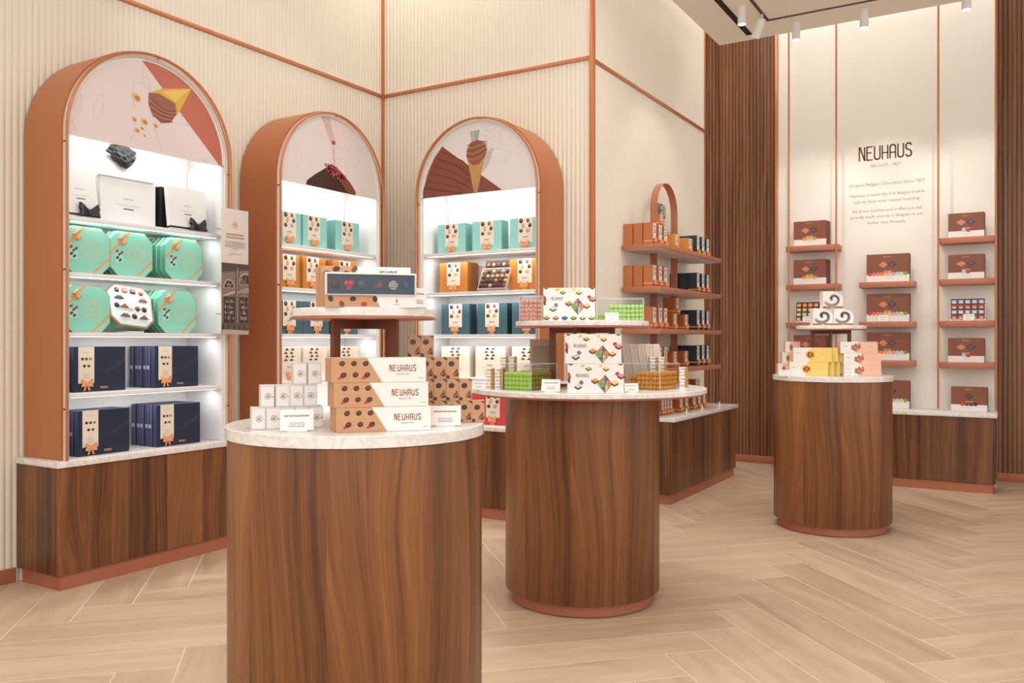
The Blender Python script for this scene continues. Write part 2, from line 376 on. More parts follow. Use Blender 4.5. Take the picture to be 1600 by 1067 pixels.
# ------------------------------------------------------------ the room shell
X1, Y2, X3, Y4 = -4.471, 5.356, -2.59, 8.66
fm = MB()
WP, LP = .2197, 1.2
aV = Vector((1,-1))/math.sqrt(2); bV = Vector((1,1))/math.sqrt(2)
GROUT = mat('pale_grout', (232,218,200), .7)
fm.face([(-5.5,-4,-.0003),(4.5,-4,-.0003),(4.5,10,-.0003),(-5.5,10,-.0003)], GROUT)
pid = 0; g_ = .0019
for col in range(-4, 5):
    for k in range(-26, 40):
        for fam in (0, 1):
            if fam == 0: a0, a1, b0, b1 = -k*WP, LP-k*WP, k*WP, (k+1)*WP
            else: a0, a1, b0, b1 = LP-k*WP, LP-k*WP+WP, k*WP, k*WP+LP
            pid += 1
            O = Vector((-1.23, 3.515)) + (aV+bV)*LP*col
            cs = [O+aV*a+bV*b for a, b in ((a0+g_,b0+g_),(a1-g_,b0+g_),(a1-g_,b1-g_),(a0+g_,b1-g_))]
            c = sum(cs, Vector((0,0)))/4
            if not (-5.2 < c.x < 4.0 and -3.6 < c.y < 9.4): continue
            if c.x < -5.0 or (c.x < -3.3 and c.y > 6.2): continue
            r0 = random.random()*7
            uvs = [(pid*10+r0*.2+.2+l, r0+t) for l, t in (((0,0),(LP,0),(LP,WP),(0,WP)) if fam == 0 else ((0,0),(0,WP),(LP,WP),(LP,0)))]
            fm.face([(p.x,p.y,0) for p in cs], FLO, uvs)
struct(fm.build('floor'))

def ribbed(name, p0, p1, z0, z1, m, pitch=.035, depth=.0065, kind='round'):
    # p0 -> p1 along the wall; ribs stand out to the right-hand side of the direction
    a = Vector(p0); b = Vector(p1); L = (b-a).length; t = (b-a)/L; n = Vector((t.y, -t.x)); N = int(round(L/pitch)); pt = L/N
    prof = []
    for i in range(N):
        if kind == 'round':
            for q in range(6): s_ = q/6; prof.append((i*pt+s_*pt, depth*math.sin(PI*s_)**.7 if s_ > 0 else 0))
        else:
            prof += [(i*pt, .0), (i*pt+.0045, .0), (i*pt+.0055, depth*.8), (i*pt+.008, depth), (i*pt+pt-.0035, depth), (i*pt+pt-.001, depth*.8), (i*pt+pt-.0002, .0)]
    prof.append((L, 0))
    mb = MB(); u0 = random.random()*9
    for (s0,d0),(s1,d1) in zip(prof[:-1], prof[1:]):
        A = a+t*s0+n*d0; B = a+t*s1+n*d1
        mb.face([(A.x,A.y,z0),(B.x,B.y,z0),(B.x,B.y,z1),(A.x,A.y,z1)], m, [(u0+s0,z0),(u0+s1,z0),(u0+s1,z1),(u0+s0,z1)], kind == 'round')
    bk = a-n*.08; bl = b-n*.08
    mb.face([(bl.x,bl.y,z0),(bk.x,bk.y,z0),(bk.x,bk.y,z1),(bl.x,bl.y,z1)], m)
    return mb
struct(ribbed('w', (X1,-3.5), (X1,Y2), 0, CEIL_Z, CREAM).build('wall_left'))
struct(ribbed('w', (X1,Y2), (X3,Y2), 0, CEIL_Z, CREAM).build('wall_back'))
struct(ribbed('w', (X3,Y2), (X3,7.74), 0, CEIL_Z, CREAM, pitch=.03, depth=.005).build('wall_corner_block'))
mb = ribbed('w', (-3.3,Y4), (-2.0,Y4), 0, CEIL_Z, WSL, kind='slat', depth=.012)
struct(mb.build('wall_slatted_left'))
struct(ribbed('w', (-.26,Y4), (4.2,Y4), 0, CEIL_Z, WSL, kind='slat', depth=.012).build('wall_slatted_right'))
# the white feature wall between the slatted walls
struct(MB().box(-2.035, -.232, 8.25, 8.72, 0, CEIL_Z, CREAM2).build('wall_right'))
# return of the corner block and closing wall
struct(MB().box(-3.4, X3-.001, 7.66, 7.739, 0, CEIL_Z, CREAM).build('wall_block_return'))
# ceiling above and the lower raft
struct(MB().box(-4.6, 4.3, -3.6, 8.9, CEIL_Z, CEIL_Z+.08, CEIL).build('ceiling'))
struct(MB().box(-2.32, 4.3, -3.6, 7.35, RAFT_Z, RAFT_Z+.18, CEIL).build('ceiling_raft'))
tn = [0]
def trim(x0,x1,y0,y1,z0,z1,m=COPB,r=.002):
    tn[0] += 1; return struct(MB().bbox(x0,x1,y0,y1,z0,z1,m,r).build('trim_%d' % tn[0]))
t_ = .026
trim(X1, X1+.018, -3.5, Y2-.03, 3.197, 3.197+t_)
trim(X1+.03, X3, Y2-.018, Y2, 3.197, 3.197+t_)
trim(X3, X3+.016, Y2, 7.72, 3.178, 3.178+t_)
trim(X1, X1+.026, Y2-.026, Y2, .08, CEIL_Z)
trim(X3-.016, X3+.018, Y2-.022, Y2+.01, .08, CEIL_Z)
trim(X3, X3+.014, 7.722, 7.752, .08, CEIL_Z)
trim(-2.062, -2.036, 8.23, 8.66, .08, CEIL_Z)
for n_, a in (('left', (X1, X1+.016, -3.5, 2.425)), ('back', (X1+.02, X3, Y2-.016, Y2)), ('corner_block', (X3, X3+.014, Y2, 6.08)), ('slatted_left', (-3.3, -2.04, Y4-.022, Y4-.013)), ('slatted_right', (-.23, 4.2, Y4-.022, Y4-.013))):
    struct(MB().bbox(*a, 0, .075, COPP, .002).build('baseboard_'+n_))

# ------------------------------------------------------------ arched display units
def arch_pts(R, zs, zb, n=40):      # from bottom left up and over to bottom right
    return [(-R, zb)] + [(R*math.cos(PI-PI*i/n), zs+R*math.sin(PI*i/n)) for i in range(n+1)] + [(R, zb)]
ZC, SHELF = .643, (1.875, 1.59, 1.285, .975)
ZS = 2.295
def art_one(d):
    a0 = lambda x, y: ((x-350)/805*.96-.48, (490+165*(x-350)/805-y)/954)
    T = lambda *p: [a0(*q) for q in p]
    pk = art_marble('pink_marble_print', (224,210,208), (212,197,196))
    half = [(x,z-2.283) for x,z in arch_pts(.479, ZS, 2.285, 48)]
    d.poly(half, pk); d.up()
    # terracotta board: right of a slanting line
    lx = lambda z: -.115+(.53-z)*1.09
    pts = [(x,z) for x,z in half if x > lx(z)]
    d.poly([(lx(.47+.0),.475)] + pts[:-1] + [(.479,.004),(lx(.004),.004)] if lx(.004) < .479 else [(lx(.475),.475)]+pts[:-1]+[(.479,.055)], TERR)
    d.up()
    d.up()
    d.poly(T((740,262),(800,236),(972,222),(890,375),(870,345)), YEL); d.up()
    d.poly(T((800,250),(960,226),(880,300)), mat('gold_print',(226,190,96),.5))
    d.poly(T((735,262),(790,262),(880,310),(885,370),(850,415),(800,420),(750,370),(733,320)), mat('chocolate_swirl',(150,92,66),.4)); d.up()
    for i in range(7):
        d.line(T((738+i*3,285+i*16),(790+i*4,330+i*13),(840+i*4,355+i*9),(884-i*4,350+i*10)), .005, mat('chocolate_light',(180,118,88),.4) if i%2 else mat('chocolate_groove',(104,58,40),.4))
    for x, y, r in ((672,292,.030),(660,405,.018),(712,415,.024),(675,462,.018),(770,434,.017),(712,488,.010),(700,450,.012)):
        cx, cy = a0(x, y); d.ell(cx, cy, r, r*.75, mat('almond_print',(226,180,140),.6), -.5); 
        d.up().ell(cx+r*.2, cy-r*.1, r*.55, r*.4, mat('almond_dark',(190,116,62),.6), -.5)
def art_two(d):
    a0 = lambda x, y: ((x-405)/595*.96-.48, (490+120*(x-405)/595-y)/900)
    T = lambda *p: [a0(*q) for q in p]
    d.poly([(x,z-2.283) for x,z in arch_pts(.479, ZS, 2.285, 48)], art_marble('pale_print', (222,211,208), (213,200,198))); d.up()
    d.poly(T((640,95),(690,95),(725,250),(712,268),(700,262)), mat('hand_print',(206,178,178),.6))
    d.poly(T((700,100),(800,130),(900,150),(880,190),(790,230),(735,275),(715,262),(730,190)), mat('hand_light',(226,204,202),.6)); d.up()
    d.poly(T((700,245),(722,238),(728,262),(708,266)), REDB)
    d.poly(T((550,517),(556,490),(600,455),(672,408),(700,385),(735,405),(780,455),(820,500),(857,560),(852,580)), CH2); d.up()
    d.poly(T((700,388),(735,407),(780,455),(820,500),(857,560),(852,580),(810,570),(740,470),(700,420)), CH1); d.up()
    rs = random.Random(3)
    for i in range(120):
        t = rs.random(); x = 665+t*120+rs.uniform(-12,12); y = 385+t*80+rs.uniform(-12,50)*(1-abs(t-.5))
        cx, cy = a0(x, y); d.ell(cx, cy, .008, .006, REDB if i%3 else mat('raspberry_light',(226,98,104),.5), rs.random()*3, 6)
    for i in range(14):
        cx, cy = a0(716+rs.uniform(-9,9), 280+i*8); d.ell(cx, cy, .005, .004, REDB, 0, 6)
def art_three(d):
    a0 = lambda x, y: ((x-90)/775*.96-.48, (592-72*(x-90)/775-y)/930)
    T = lambda *p: [a0(*q) for q in p]
    d.poly([(x,z-2.283) for x,z in arch_pts(.479, ZS, 2.285, 48)], art_marble('pale_print_three', (226,219,219), (216,207,208))); d.up()
    wb = mat('redwood_print',(134,70,54),.5); wd = mat('redwood_dark',(104,50,40),.5)
    base = [(-.478,.003)]+[(x,z-2.283) for x,z in arch_pts(.478, ZS, 2.285, 48)[2:15] if x < -.32] + T((232,237),(645,541))
    base = [(-.478,.003),(-.478,.06)]+[p for p in T((104,500),(130,410),(175,315),(232,240),(420,378),(530,455),(645,541))]
    base[-1] = (a0(645,541)[0], .003)
    d.poly(base, wb); d.up()
    for i in range(6):
        d.line(T((105+i*22,520-i*50),(250+i*25,540-i*40),(370+i*25,560-i*22)), .006 if i%2 else .011, wd)
    d.up().poly(T((520,300),(590,260),(560,360),(510,430)), mat('soft_print_shadow',(196,186,184),.6)); d.up()
    d.poly(T((412,345),(535,300),(478,550),(455,550)), mat('wafer_print',(196,150,92),.5)); d.up()
    for i in range(5): d.line(T((420+i*22,350),(462+i*3,540)), .003, mat('wafer_dark',(166,120,68),.5))
    d.poly(T((430,150),(495,142),(480,225),(442,225)), mat('steel_print',(176,172,170),.35, metal=.3)); d.up()
    d.line(T((450,152),(455,220)), .006, mat('steel_light',(216,212,210),.4))
    d.poly(T((408,270),(430,225),(480,205),(530,230),(546,272),(530,320),(490,365),(450,375),(415,345),(402,310)), mat('chocolate_swirl',(150,92,66),.4)); d.up()
    for i in range(6): d.line(T((408,330-i*18),(450,338-i*20),(500,318-i*20),(542,280-i*12)), .006, mat('chocolate_groove',(104,58,40),.4) if i%2 else mat('chocolate_light',(180,118,88),.4))
def arch_unit(loc, rz, label, art, pegs):
    t = thing('arched_shelf_unit', label, 'shelf unit', loc, rz)
    out = arch_pts(.522, ZS, ZC+.001); inn = arch_pts(.490, ZS, ZC+.001)
    yf, yb = -.341, -.011; midp = arch_pts(.512, ZS, ZC+.001); n = len(out)
    def band(o, q, m_out, m_in, m_f):
        mb = MB()
        for i in range(n-1):
            (xa,za),(xb,zb) = o[i], o[i+1]; (xc,zc),(xd,zd) = q[i], q[i+1]
            mb.face([(xa,yb,za),(xb,yb,zb),(xb,yf,zb),(xa,yf,za)], m_out, None, True)
            mb.face([(xa,yf,za),(xb,yf,zb),(xd,yf,zd),(xc,yf,zc)], m_f)
            mb.face([(xc,yf,zc),(xd,yf,zd),(xd,yb,zd),(xc,yb,zc)], m_in, None, True)
            mb.face([(xc,yb,zc),(xd,yb,zd),(xb,yb,zb),(xa,yb,za)], m_f)
        for k in (0, n-1):
            f = [(o[k][0],yf,o[k][1]),(q[k][0],yf,q[k][1]),(q[k][0],yb,q[k][1]),(o[k][0],yb,o[k][1])]
            mb.face(f if k == 0 else f[::-1], m_f)
        mb.recalc = True; return mb
    band(out, midp, COP, COP, COP).build('shell', t)
    band(arch_pts(.5118, ZS, ZC+.001), inn, RIM, WHITE, RIM).build('rim', t)
    # copper hoop that stands in front on short pegs
    hp = MB().tube([(x,-.371,z) for x,z in arch_pts(.509, ZS, ZC+.002)], .0075, COPB, 8).build('hoop', t)
    for x, z in pegs:
        MB().tube([(x,-.342,z),(x,-.369,z)], .004, DCOP, 8).build('peg', t)
    MB().prism(list(reversed(arch_pts(.489, ZS, ZC+.001))), yb-.004, yb-.001, WHITE).build('back_panel', t)
    for s in (-1, 1): MB().box(min(s*.489,s*.474),max(s*.489,s*.474),-.33,-.02,ZC+.001,2.29,WHITE).build('side_panel', t)
    # header with the picture
    hb = MB(); hp_ = arch_pts(.489, ZS, 2.284, 48); hb.prism([(x,z) for x,z in reversed(hp_)], -.330, -.318, WHITE)
    hb.build('header_board', t)
    ab = MB(); art(Dec(ab, (0,-.3302,2.283), gap=.00015)); ab.build('picture', t)
    for z in SHELF:
        sh = MB().bbox(-.473,.473,-.330,-.018,z-.022,z,WHITE,.0015).build('shelf', t)
        MB().box(-.45,.45,-.312,-.304,z-.0240,z-.0221,LED).build('light_strip', sh)
    M = Matrix.Translation(Vector(loc)) @ Matrix.Rotation(rz, 4, 'Z')
    for z in (2.40,)+tuple(s-.028 for s in SHELF):
        p = M @ Vector((0,-.26,z)); a = area('shelf_light', p, (math.radians(-8),0,rz), .88, .03, 2.7 if z > 2 else 1.35, (1,.98,.96))
        a.rotation_euler = (Matrix.Rotation(rz,4,'Z') @ Matrix.Rotation(math.radians(14),4,'X')).to_euler()
    return t
PEGS = [(-.509,2.24),(.509,2.24),(0.03,2.804),(-.509,1.6),(.509,1.45),(-.509,.9),(.509,.85)]
A1, A2, A3 = 2.985, 4.402, -3.327
arch_unit((X1+.010, A1, 0), PI/2, 'tall copper arch shelf unit with nut cone picture, beside the hanging poster', art_one, PEGS)
arch_unit((X1+.010, A2, 0), PI/2, 'copper arch shelf unit with raspberry chocolate picture, nearest the ribbed wall corner', art_two, PEGS)
arch_unit((A3, Y2-.010, 0), 0, 'copper arch shelf unit with ice cream cone picture and wood board at top', art_three, PEGS)

def base_cabinet(name, label, loc, rz, x0, x1, dep, ztop, doors=2, u0=0., endl=True, pl_in=.02):
    t = thing(name, label, 'cabinet', loc, rz)
    MB().box(x0,x1,-dep+.018,-.012,.075,ztop-.032,WAL,u0).build('body', t)
    w_ = (x1-x0)/doors
    for k in range(doors):
        a, b = x0+k*w_+.0015, x0+(k+1)*w_-.0015
        MB().box(a,b,-dep,-dep+.0165,.078,ztop-.033,WAL,u0+a).build('door', t)
    MB().box(x0+pl_in,x1-pl_in,-dep+.012,-.03,0,.074,COPP).build('plinth', t)
    return t
def counter(label, loc, rz, x0, x1, dep, ztop):
    o = MB().bbox(x0,x1,-dep,-.013,ztop-.031,ztop,MAR,.002).build('countertop', None, loc, rz); return tag(o, label, 'countertop')
for (loc, rz, nm) in (((X1, A1, 0), PI/2, 'nut cone arch'), ((X1, A2, 0), PI/2, 'raspberry chocolate arch'), ((A3, Y2, 0), 0, 'ice cream cone arch')):
    base_cabinet('base_cabinet', 'walnut two door base cabinet on copper plinth under the %s' % nm, loc, rz, -.555, .555, .378, ZC, 2, loc[1])
    counter('white marble countertop carrying the %s' % nm, loc, rz, -.562, .562, .39, ZC)

# hanging poster between the first two arches
def poster():
    t = thing('hanging_poster', 'narrow printed poster with old shopfront photograph hanging beside the nut cone arch', 'poster', (-4.055, 3.394, 1.278), PI/2)
    W, Hh = .203, .748
    MB().bbox(0,W,0,.004,0,Hh,mat('poster_card',(214,204,196),.6),.0005).build('sheet', t)
    mb = MB(); d = Dec(mb, (0,0,0)); s1 = mat('sepia_dark',(62,50,44),.6); s2 = mat('sepia_mid',(128,112,102),.6); s3 = mat('sepia_light',(178,162,150),.6); s4 = mat('sepia_deep',(92,78,70),.6)
    h = .425
    d.rect(.001,.001,W-.001,h,s2); d.up()
    d.poly([(.001,h-.001),(W-.001,h-.001),(W-.001,h-.035),(.001,h-.06)], s4)
    for i in range(4): d.line([(.002,h-.012-i*.012),(W-.002,h-.006-i*.007)], .002, s3)
    for cx, cy, r in ((.055,.275,.042),(.18,.30,.055)):
        d.up(); pts = [(min(W-.001,cx+r*math.cos(a)), cy+r*1.3*math.sin(a)) for a in [PI*i/14 for i in range(15)]]
        d.poly(pts, s3); d.up()
        pts2 = [(min(W-.001,cx+(r-.008)*math.cos(a)), cy+.004+(r-.008)*1.25*math.sin(a)) for a in [PI*i/14 for i in range(15)]]
        d.poly(pts2, s1); d.up()
        d.ring(min(cx,.15), cy+r*.4, .008, .012, s3, 14)
        d.line([(cx,cy),(cx-.0,cy+r*1.1)], .002, s3); d.line([(cx,cy),(max(.003,cx-r*.6),cy+r*.8)], .002, s3)
        if cx < .1: d.line([(cx,cy),(cx+r*.6,cy+r*.8)], .002, s3)
    d.up(); d.rect(.108,.05,.128,.40,s4); d.up(); d.rect(.113,.05,.118,.40,s3)
    d.poly([(.012,.235),(.095,.262),(.098,.246),(.004,.222)], s3); d.poly([(.125,.262),(W-.001,.285),(W-.001,.255),(.118,.246)], s3)
    for i in range(9): d.up() if i == 0 else None; d.line([(.128+i*.008,.247+i*.0012),(.130+i*.008,.262+i*.0018)], .0028, s4)
    for x0, x1 in ((.016,.098),(.135,.198)):
        d.rect(x0,.07,x1,.225,s1)
    d.up()
    rs = random.Random(5)
    for x0, x1 in ((.022,.092),(.14,.195)):
        for r in range(4):
            for q in range(6):
                if rs.random() < .8: d.rect(x0+q*(x1-x0)/6, .09+r*.033, x0+q*(x1-x0)/6+.007, .09+r*.033+rs.uniform(.008,.02), s3 if rs.random() < .6 else s2)
        d.line([((x0+x1)/2,.07),((x0+x1)/2,.225)], .003, s2)
    d.rect(.001,.03,W-.001,.065,s4); d.poly([(.001,.001),(W-.001,.001),(W-.001,.022),(.001,.034)], s3)
    for i in range(5): d.line([(.01+i*.04,.034),(.01+i*.04,.06)], .004, s1)
    # upper half
    cp = mat('poster_copper',(196,130,100),.5); k = mat('poster_text',(120,108,104),.6)
    d.ring(.1,.655,.018,.020,cp); d.text('N', .1,.644,.03,cp)
    [d.line([(.036+.034*q,y_),(.062+.034*q,y_)], .007, cp) for q in range(4) for y_ in (.597,.579)]
    for i, L in enumerate((.15,.156,.15,.154,.05)): d.line([(.1-L/2,.552-i*.010),(.1+L/2,.552-i*.010)], .0022, k)
    d.line([(.05,.468),(.065,.476),(.072,.488),(.078,.478),(.09,.482),(.10,.478),(.115,.484),(.13,.480),(.15,.486)], .002, cp)
    mb.build('print', t)
    MB().tube([(-.035,.006,.62),(.03,.006,.62)], .003, COPB).build('bracket', t); MB().tube([(-.035,.006,.12),(.03,.006,.12)], .003, COPB).build('bracket', t)
poster()

# ------------------------------------------------------------ corner block shelving (copper shelves and arch band)
PWR = Vector((0,0,0))
def block_shelves():
    t = thing('wall_shelving', 'copper wall shelving with slim arch band on the cream corner block', 'shelves', (X3+.014, 6.53, 0), PI/2)
    x0, x1 = 5.816-6.53, 7.25-6.53; yb, yf = -.002, -.306
    for z in (1.945, 1.635, 1.325, 1.03):
        s = MB().bbox(x0,x1,yf,yb,z-.032,z,COPS,.0015)
        s.box(x0+.01,x1-.01,yf+.01,yb-.01,z-.0335,z-.0322,CREAM2); s.build('shelf', t)
    R = .225; zs = 2.488-R; cx = 6.425-6.53
    o = [(cx+x,z) for x,z in arch_pts(R, zs, .66)]; i_ = [(cx+x,z) for x,z in arch_pts(R-.006, zs, .66)]
    mb = MB(); ya, yc = -.128, -.072
    for k in range(len(o)-1):
        a,b,c,d = o[k],o[k+1],i_[k+1],i_[k]
        mb.face([(a[0],ya,a[1]),(b[0],ya,b[1]),(c[0],ya,c[1]),(d[0],ya,d[1])], COPB)
        mb.face([(a[0],yc,a[1]),(b[0],yc,b[1]),(b[0],ya,b[1]),(a[0],ya,a[1])], COPS, None, True)
        mb.face([(d[0],ya,d[1]),(c[0],ya,c[1]),(c[0],yc,c[1]),(d[0],yc,d[1])], COPS, None, True)
    mb.build('arch_band', t)
    mb = MB(); d = Dec(mb, (cx,-.001,2.20)); d.word('NEU', .195, .055, .10, TXT, .60, .013)
    mb.build('lettering', t)
block_shelves()
base_cabinet('base_cabinet', 'long walnut base cabinet on the cream corner block under the copper shelves', (X3, 0, 0), PI/2, 6.10, 7.735, .300, .655, 4, 3., True, .02)
counter('white marble countertop on the long walnut cabinet of the corner block', (X3+.015, 0, 0), PI/2, 6.10, 7.745, .308, .655)

# ------------------------------------------------------------ feature wall: lettering, shelves on rods, base cabinet
wl = thing('wall_lettering', 'brown lettering applied to the white feature wall between copper rods', 'lettering', (-1.09,8.2498,0))
mb = MB(); Dec(mb, (0,0,0)).word('NEUHAUS', -.004, 2.868, .118, TXT, .545, .0125); mb.build('logotype', wl)
for i, (t__, z) in enumerate((('BELGIUM', 2.80), ('1857', 2.80), ('Original Belgian Chocolate Since 1857', 2.634), ('Neuhaus created the first Belgian praline', 2.540), ('and we have never ceased inventing.', 2.482),
        ('All of our pralines and truffles are still', 2.398), ('proudly made entirely in Belgium in our', 2.344), ('Atelier near Brussels.', 2.288))):
    mb = MB(); Dec(mb, (0,0,0)).text(t__, (-.052,.088)[i] if i < 2 else .006, z, (.036,.036,.0405)[i] if i < 3 else .0375, TXT2); mb.build('text_line', wl)
YF = 8.08
COLS = ((at_Y(1228,YF), at_Y(1310,YF)), (at_Y(1342,YF), at_Y(1429,YF)), (at_Y(1467,YF), at_Y(1557,YF)))
for ci, (cn, zs) in enumerate((('left', (2.11,1.755,1.405,1.06)), ('middle', (1.755,1.405,1.065)), ('right', (2.11,1.76,1.405,1.055)))):
    xa, xb = COLS[ci]
    for k, z in enumerate(zs):
        od = ('topmost','second from the top','third from the top','lowest')[k] if len(zs) == 4 else ('topmost','second from the top','lowest')[k]
        o = MB().bbox(xa,xb,YF,8.249,z-.05,z,COPS,.002).build('wall_shelf', None)
        tag(o, 'copper shelf on the feature wall, %s of the %s column' % (od, cn), 'shelf')
for i, px in enumerate((1232.5, 1306.5, 1466, 1556)):
    y = YF-.009; x = at_Y(px, y)
    o = MB().tube([(x,y,.66),(x,y,CEIL_Z)], .0085, COPB, 10).build('copper_rod')
    tag(o, 'slim vertical copper rod, %s of the four rods before the feature wall' % ('leftmost','second from left','third from left','rightmost')[i], 'rod')
base_cabinet('base_cabinet', 'walnut base cabinet on copper plinth below the feature wall shelves', (0, 8.25, 0), 0, -1.90, -.222, .375, .645, 3, 6.)
counter('white marble countertop below the feature wall shelves', (0, 8.262, 0), 0, -1.91, -.212, .402, .645)

# ------------------------------------------------------------ round display tables
def round_table(loc, r, ztop, disc_r, disc_off, label, dlabel):
    t = thing('round_display_table', label, 'table', (loc[0], loc[1], 0))
    MB().lathe([(0,.004),(r-.03,.004),(r-.03,.057)], COPP).build('plinth', t)
    zt = ztop-(.030 if disc_r > r+.1 else .032)
    MB().lathe([(r-.034,.0575),(r-.002,.0575),(r,.060),(r,zt-.002)], WAL, mats=[DCOP,WAL,WAL]).build('drum', t)
    mb = MB()
    if disc_r > r+.1:
        mb.lathe([(r*.5,zt),(disc_r-.012,zt),(disc_r-.008,zt+.007),(disc_r-.002,zt+.008),(disc_r,zt+.010),(disc_r,ztop-.002),(disc_r-.002,ztop),(0,ztop)], MAR, mats=[COPS,COPS,COPS,MAR,MAR,MAR,MAR])
    else:
        mb.lathe([(r*.5,zt),(disc_r-.001,zt),(disc_r,zt+.001),(disc_r,ztop-.002),(disc_r-.002,ztop),(0,ztop)], MAR)
    mb.build('top', t, (disc_off[0], disc_off[1], 0)); return t
def tier(loc, z0, zd, r, legs, label, lw=.026):
    t = thing('display_riser', label, 'riser', (loc[0], loc[1], z0+.001), YAW)
    MB().lathe([(0,zd-.030),(r,zd-.030),(r+.003,zd-.029),(r+.003,zd-.025),(r-.004,zd-.0245),(r-.004,zd-.0235),(r-.002,zd-.022),(r-.002,zd-.002),(r-.004,zd),(0,zd)], MAR, mats=[COPS]*5+[MAR]*4).build('top', t)
    for (x0,y0),(x1,y1) in legs:
        mb = MB(); L = math.hypot(x1-x0,y1-y0); a = math.atan2(y1-y0,x1-x0)
        M = Matrix.Translation(((x0+x1)/2,(y0+y1)/2,0)) @ Matrix.Rotation(a,4,'Z')
        q = MB(); q.box(-L/2,L/2,-.006,.006,zd-.056,zd-.0305,DCOP); q.box(-L/2,-L/2+lw,-.006,.006,.0,zd-.056,DCOP); q.box(L/2-lw,L/2,-.006,.006,0,zd-.056,DCOP)
        q.box(-L/2+lw,L/2-lw,-.006,.006,0,.012,DCOP)
        mb.add(q, M); mb.build('leg_frame', t)
    return t
ZT = 1.010; ZT2 = 1.017
T1, T2, T3 = Vector((-1.663,1.880)), Vector((-1.862,3.731)), Vector((-1.124,5.990))
round_table(T1, .360, ZT, .366, (0,0), 'round walnut drum display table nearest the camera with flush marble top', '')
round_table(T2, .373, ZT2, .575, (.012,.03), 'round walnut drum display table with wide overhanging marble disc, the middle one', '')
round_table(T3, .372, ZT, .379, (0,0), 'round walnut drum display table farthest back before the feature wall', '')
tier((-1.640,1.880), ZT, .325, .205, [((-.107,.068),(.107,-.068)),((-.068,-.107),(.068,.107))], 'small round marble riser on crossed copper legs on the nearest table')
tier((-1.862,3.731), ZT2, .318, .326, [((-.155,.05),(.155,-.05)),((-.05,-.155),(.05,.155))], 'wide round marble riser on crossed copper legs on the middle table', .03)
tier((-1.130,5.990), ZT, .330, .225, [((-.118,.05),(.118,-.05)),((-.03,-.09),(.03,.09))], 'round marble riser on crossed copper legs on the farthest table')

# ------------------------------------------------------------ ribbons, bows and prints shared by the boxes
def bow_mb(s, m, tails=True):           # bow facing -y, centred at the knot
    b = MB()
    for sg in (-1, 1):
        for lift, wd in ((.34,.30),(-.04,.26)):
            pts = []
            for i in range(11):
                t = i/10; x = sg*s*.5*math.sin(PI*t)**.8; y = -s*.10-s*.13*math.sin(2*PI*t)*(1 if t < .5 else .4)-s*.02; pts.append((x, y, s*lift*math.sin(PI*t)))
            b.strip(pts, (-sg*s*.05,0,s*wd), .0006, m)
        if tails:
            b.strip([(0,-s*.06,0),(sg*s*.14,-s*.10,-s*.22),(sg*s*.24,-s*.07,-s*.5)], (s*.17,0,.0), .0006, m)
    b.bbox(-s*.09,s*.09,-s*.20,-s*.02,-s*.08,s*.09,m,s*.03)
    return b
def choc_print(d, rnd, x0, y0, x1, y1, n, r):
    k = 0
    for j in range(n[1]):
        for i in range(n[0]):
            cx = x0+(i+.5+(.18 if j%2 else -.12))*(x1-x0)/n[0]; cy = y0+(j+.5)*(y1-y0)/n[1]
            cx = min(max(cx, x0+r), x1-r)
            c = (CH2, CH1, CH2, CH3)[(k*7+j)%4] if rnd.random() < .85 else CH1
            d.ell(cx, cy, r*rnd.uniform(.8,1.1), r*rnd.uniform(.7,1), c, rnd.random()*3, 12)
            d.k += 1; d.ell(cx+r*.2, cy+r*.25, r*.35, r*.2, CH3 if c is not CH3 else CRM, .6, 8); d.k -= 1; k += 1
def ballotin(W, D, H, body, edge, tri=False):
    def mk():
        t = thing('chocolate_box', '', 'box')
        MB().box(-W/2,W/2,.0005,D,0,H,body,side=edge).build('body', t)
        mb = MB(); mb.box(-W*.23,W*.23,-.0012,.0004,H*.24,H,CRM); d = Dec(mb, (0,-.0012,0)); rnd = random.Random(int(H*1000)+(9 if tri else 0))
        if tri:
            for j in range(4):
                for i in range(2):
                    cx = -W*.11+i*W*.2+(W*.04 if j%2 else 0)-.004; cy = H*.60+j*H*.105; q = W*.075
                    d.poly([(cx-q,cy),(cx+q*.8,cy),(cx,cy+q*.75)], (CH1,CH2)[(i+j)%2]); d.k += 1; d.poly([(cx-q,cy),(cx+q*.8,cy),(cx+q*.7,cy-q*.18),(cx-q*.8,cy-q*.15)], CH2); d.k -= 1
        else: choc_print(d, rnd, -W*.22, H*.52, W*.22, H*.985, (2,3), W*.068)
        d.word('NEUHAUS', 0, H*.38, H*.045, GREY, .62, H*.007)
        d.line([(-W*.09,H*.33),(W*.09,H*.33)], H*.006, CRD)
        mb.build('label_sleeve', t)
        bw = bow_mb(W*.26, RIB); q = MB(); q.add(bw, Matrix.Translation((0,-.0015,H*.15))); q.box(-.005,.005,-.0022,-.0002,0,H*.24,RIB); q.build('bow', t)
        return t
    return Kind(mk)
def plain_box(name, W, D, H, body, edge, deco=None):
    def mk():
        t = MB().box(-W/2,W/2,.0005,D,0,H,body,side=edge); d = Dec(t, (0,.0005,0))
        if deco: deco(d)
        o = t.build(name); tag(o, '', 'box'); return o
    return Kind(mk)
ORD = ('first','second','third','fourth','fifth','sixth','seventh','eighth')
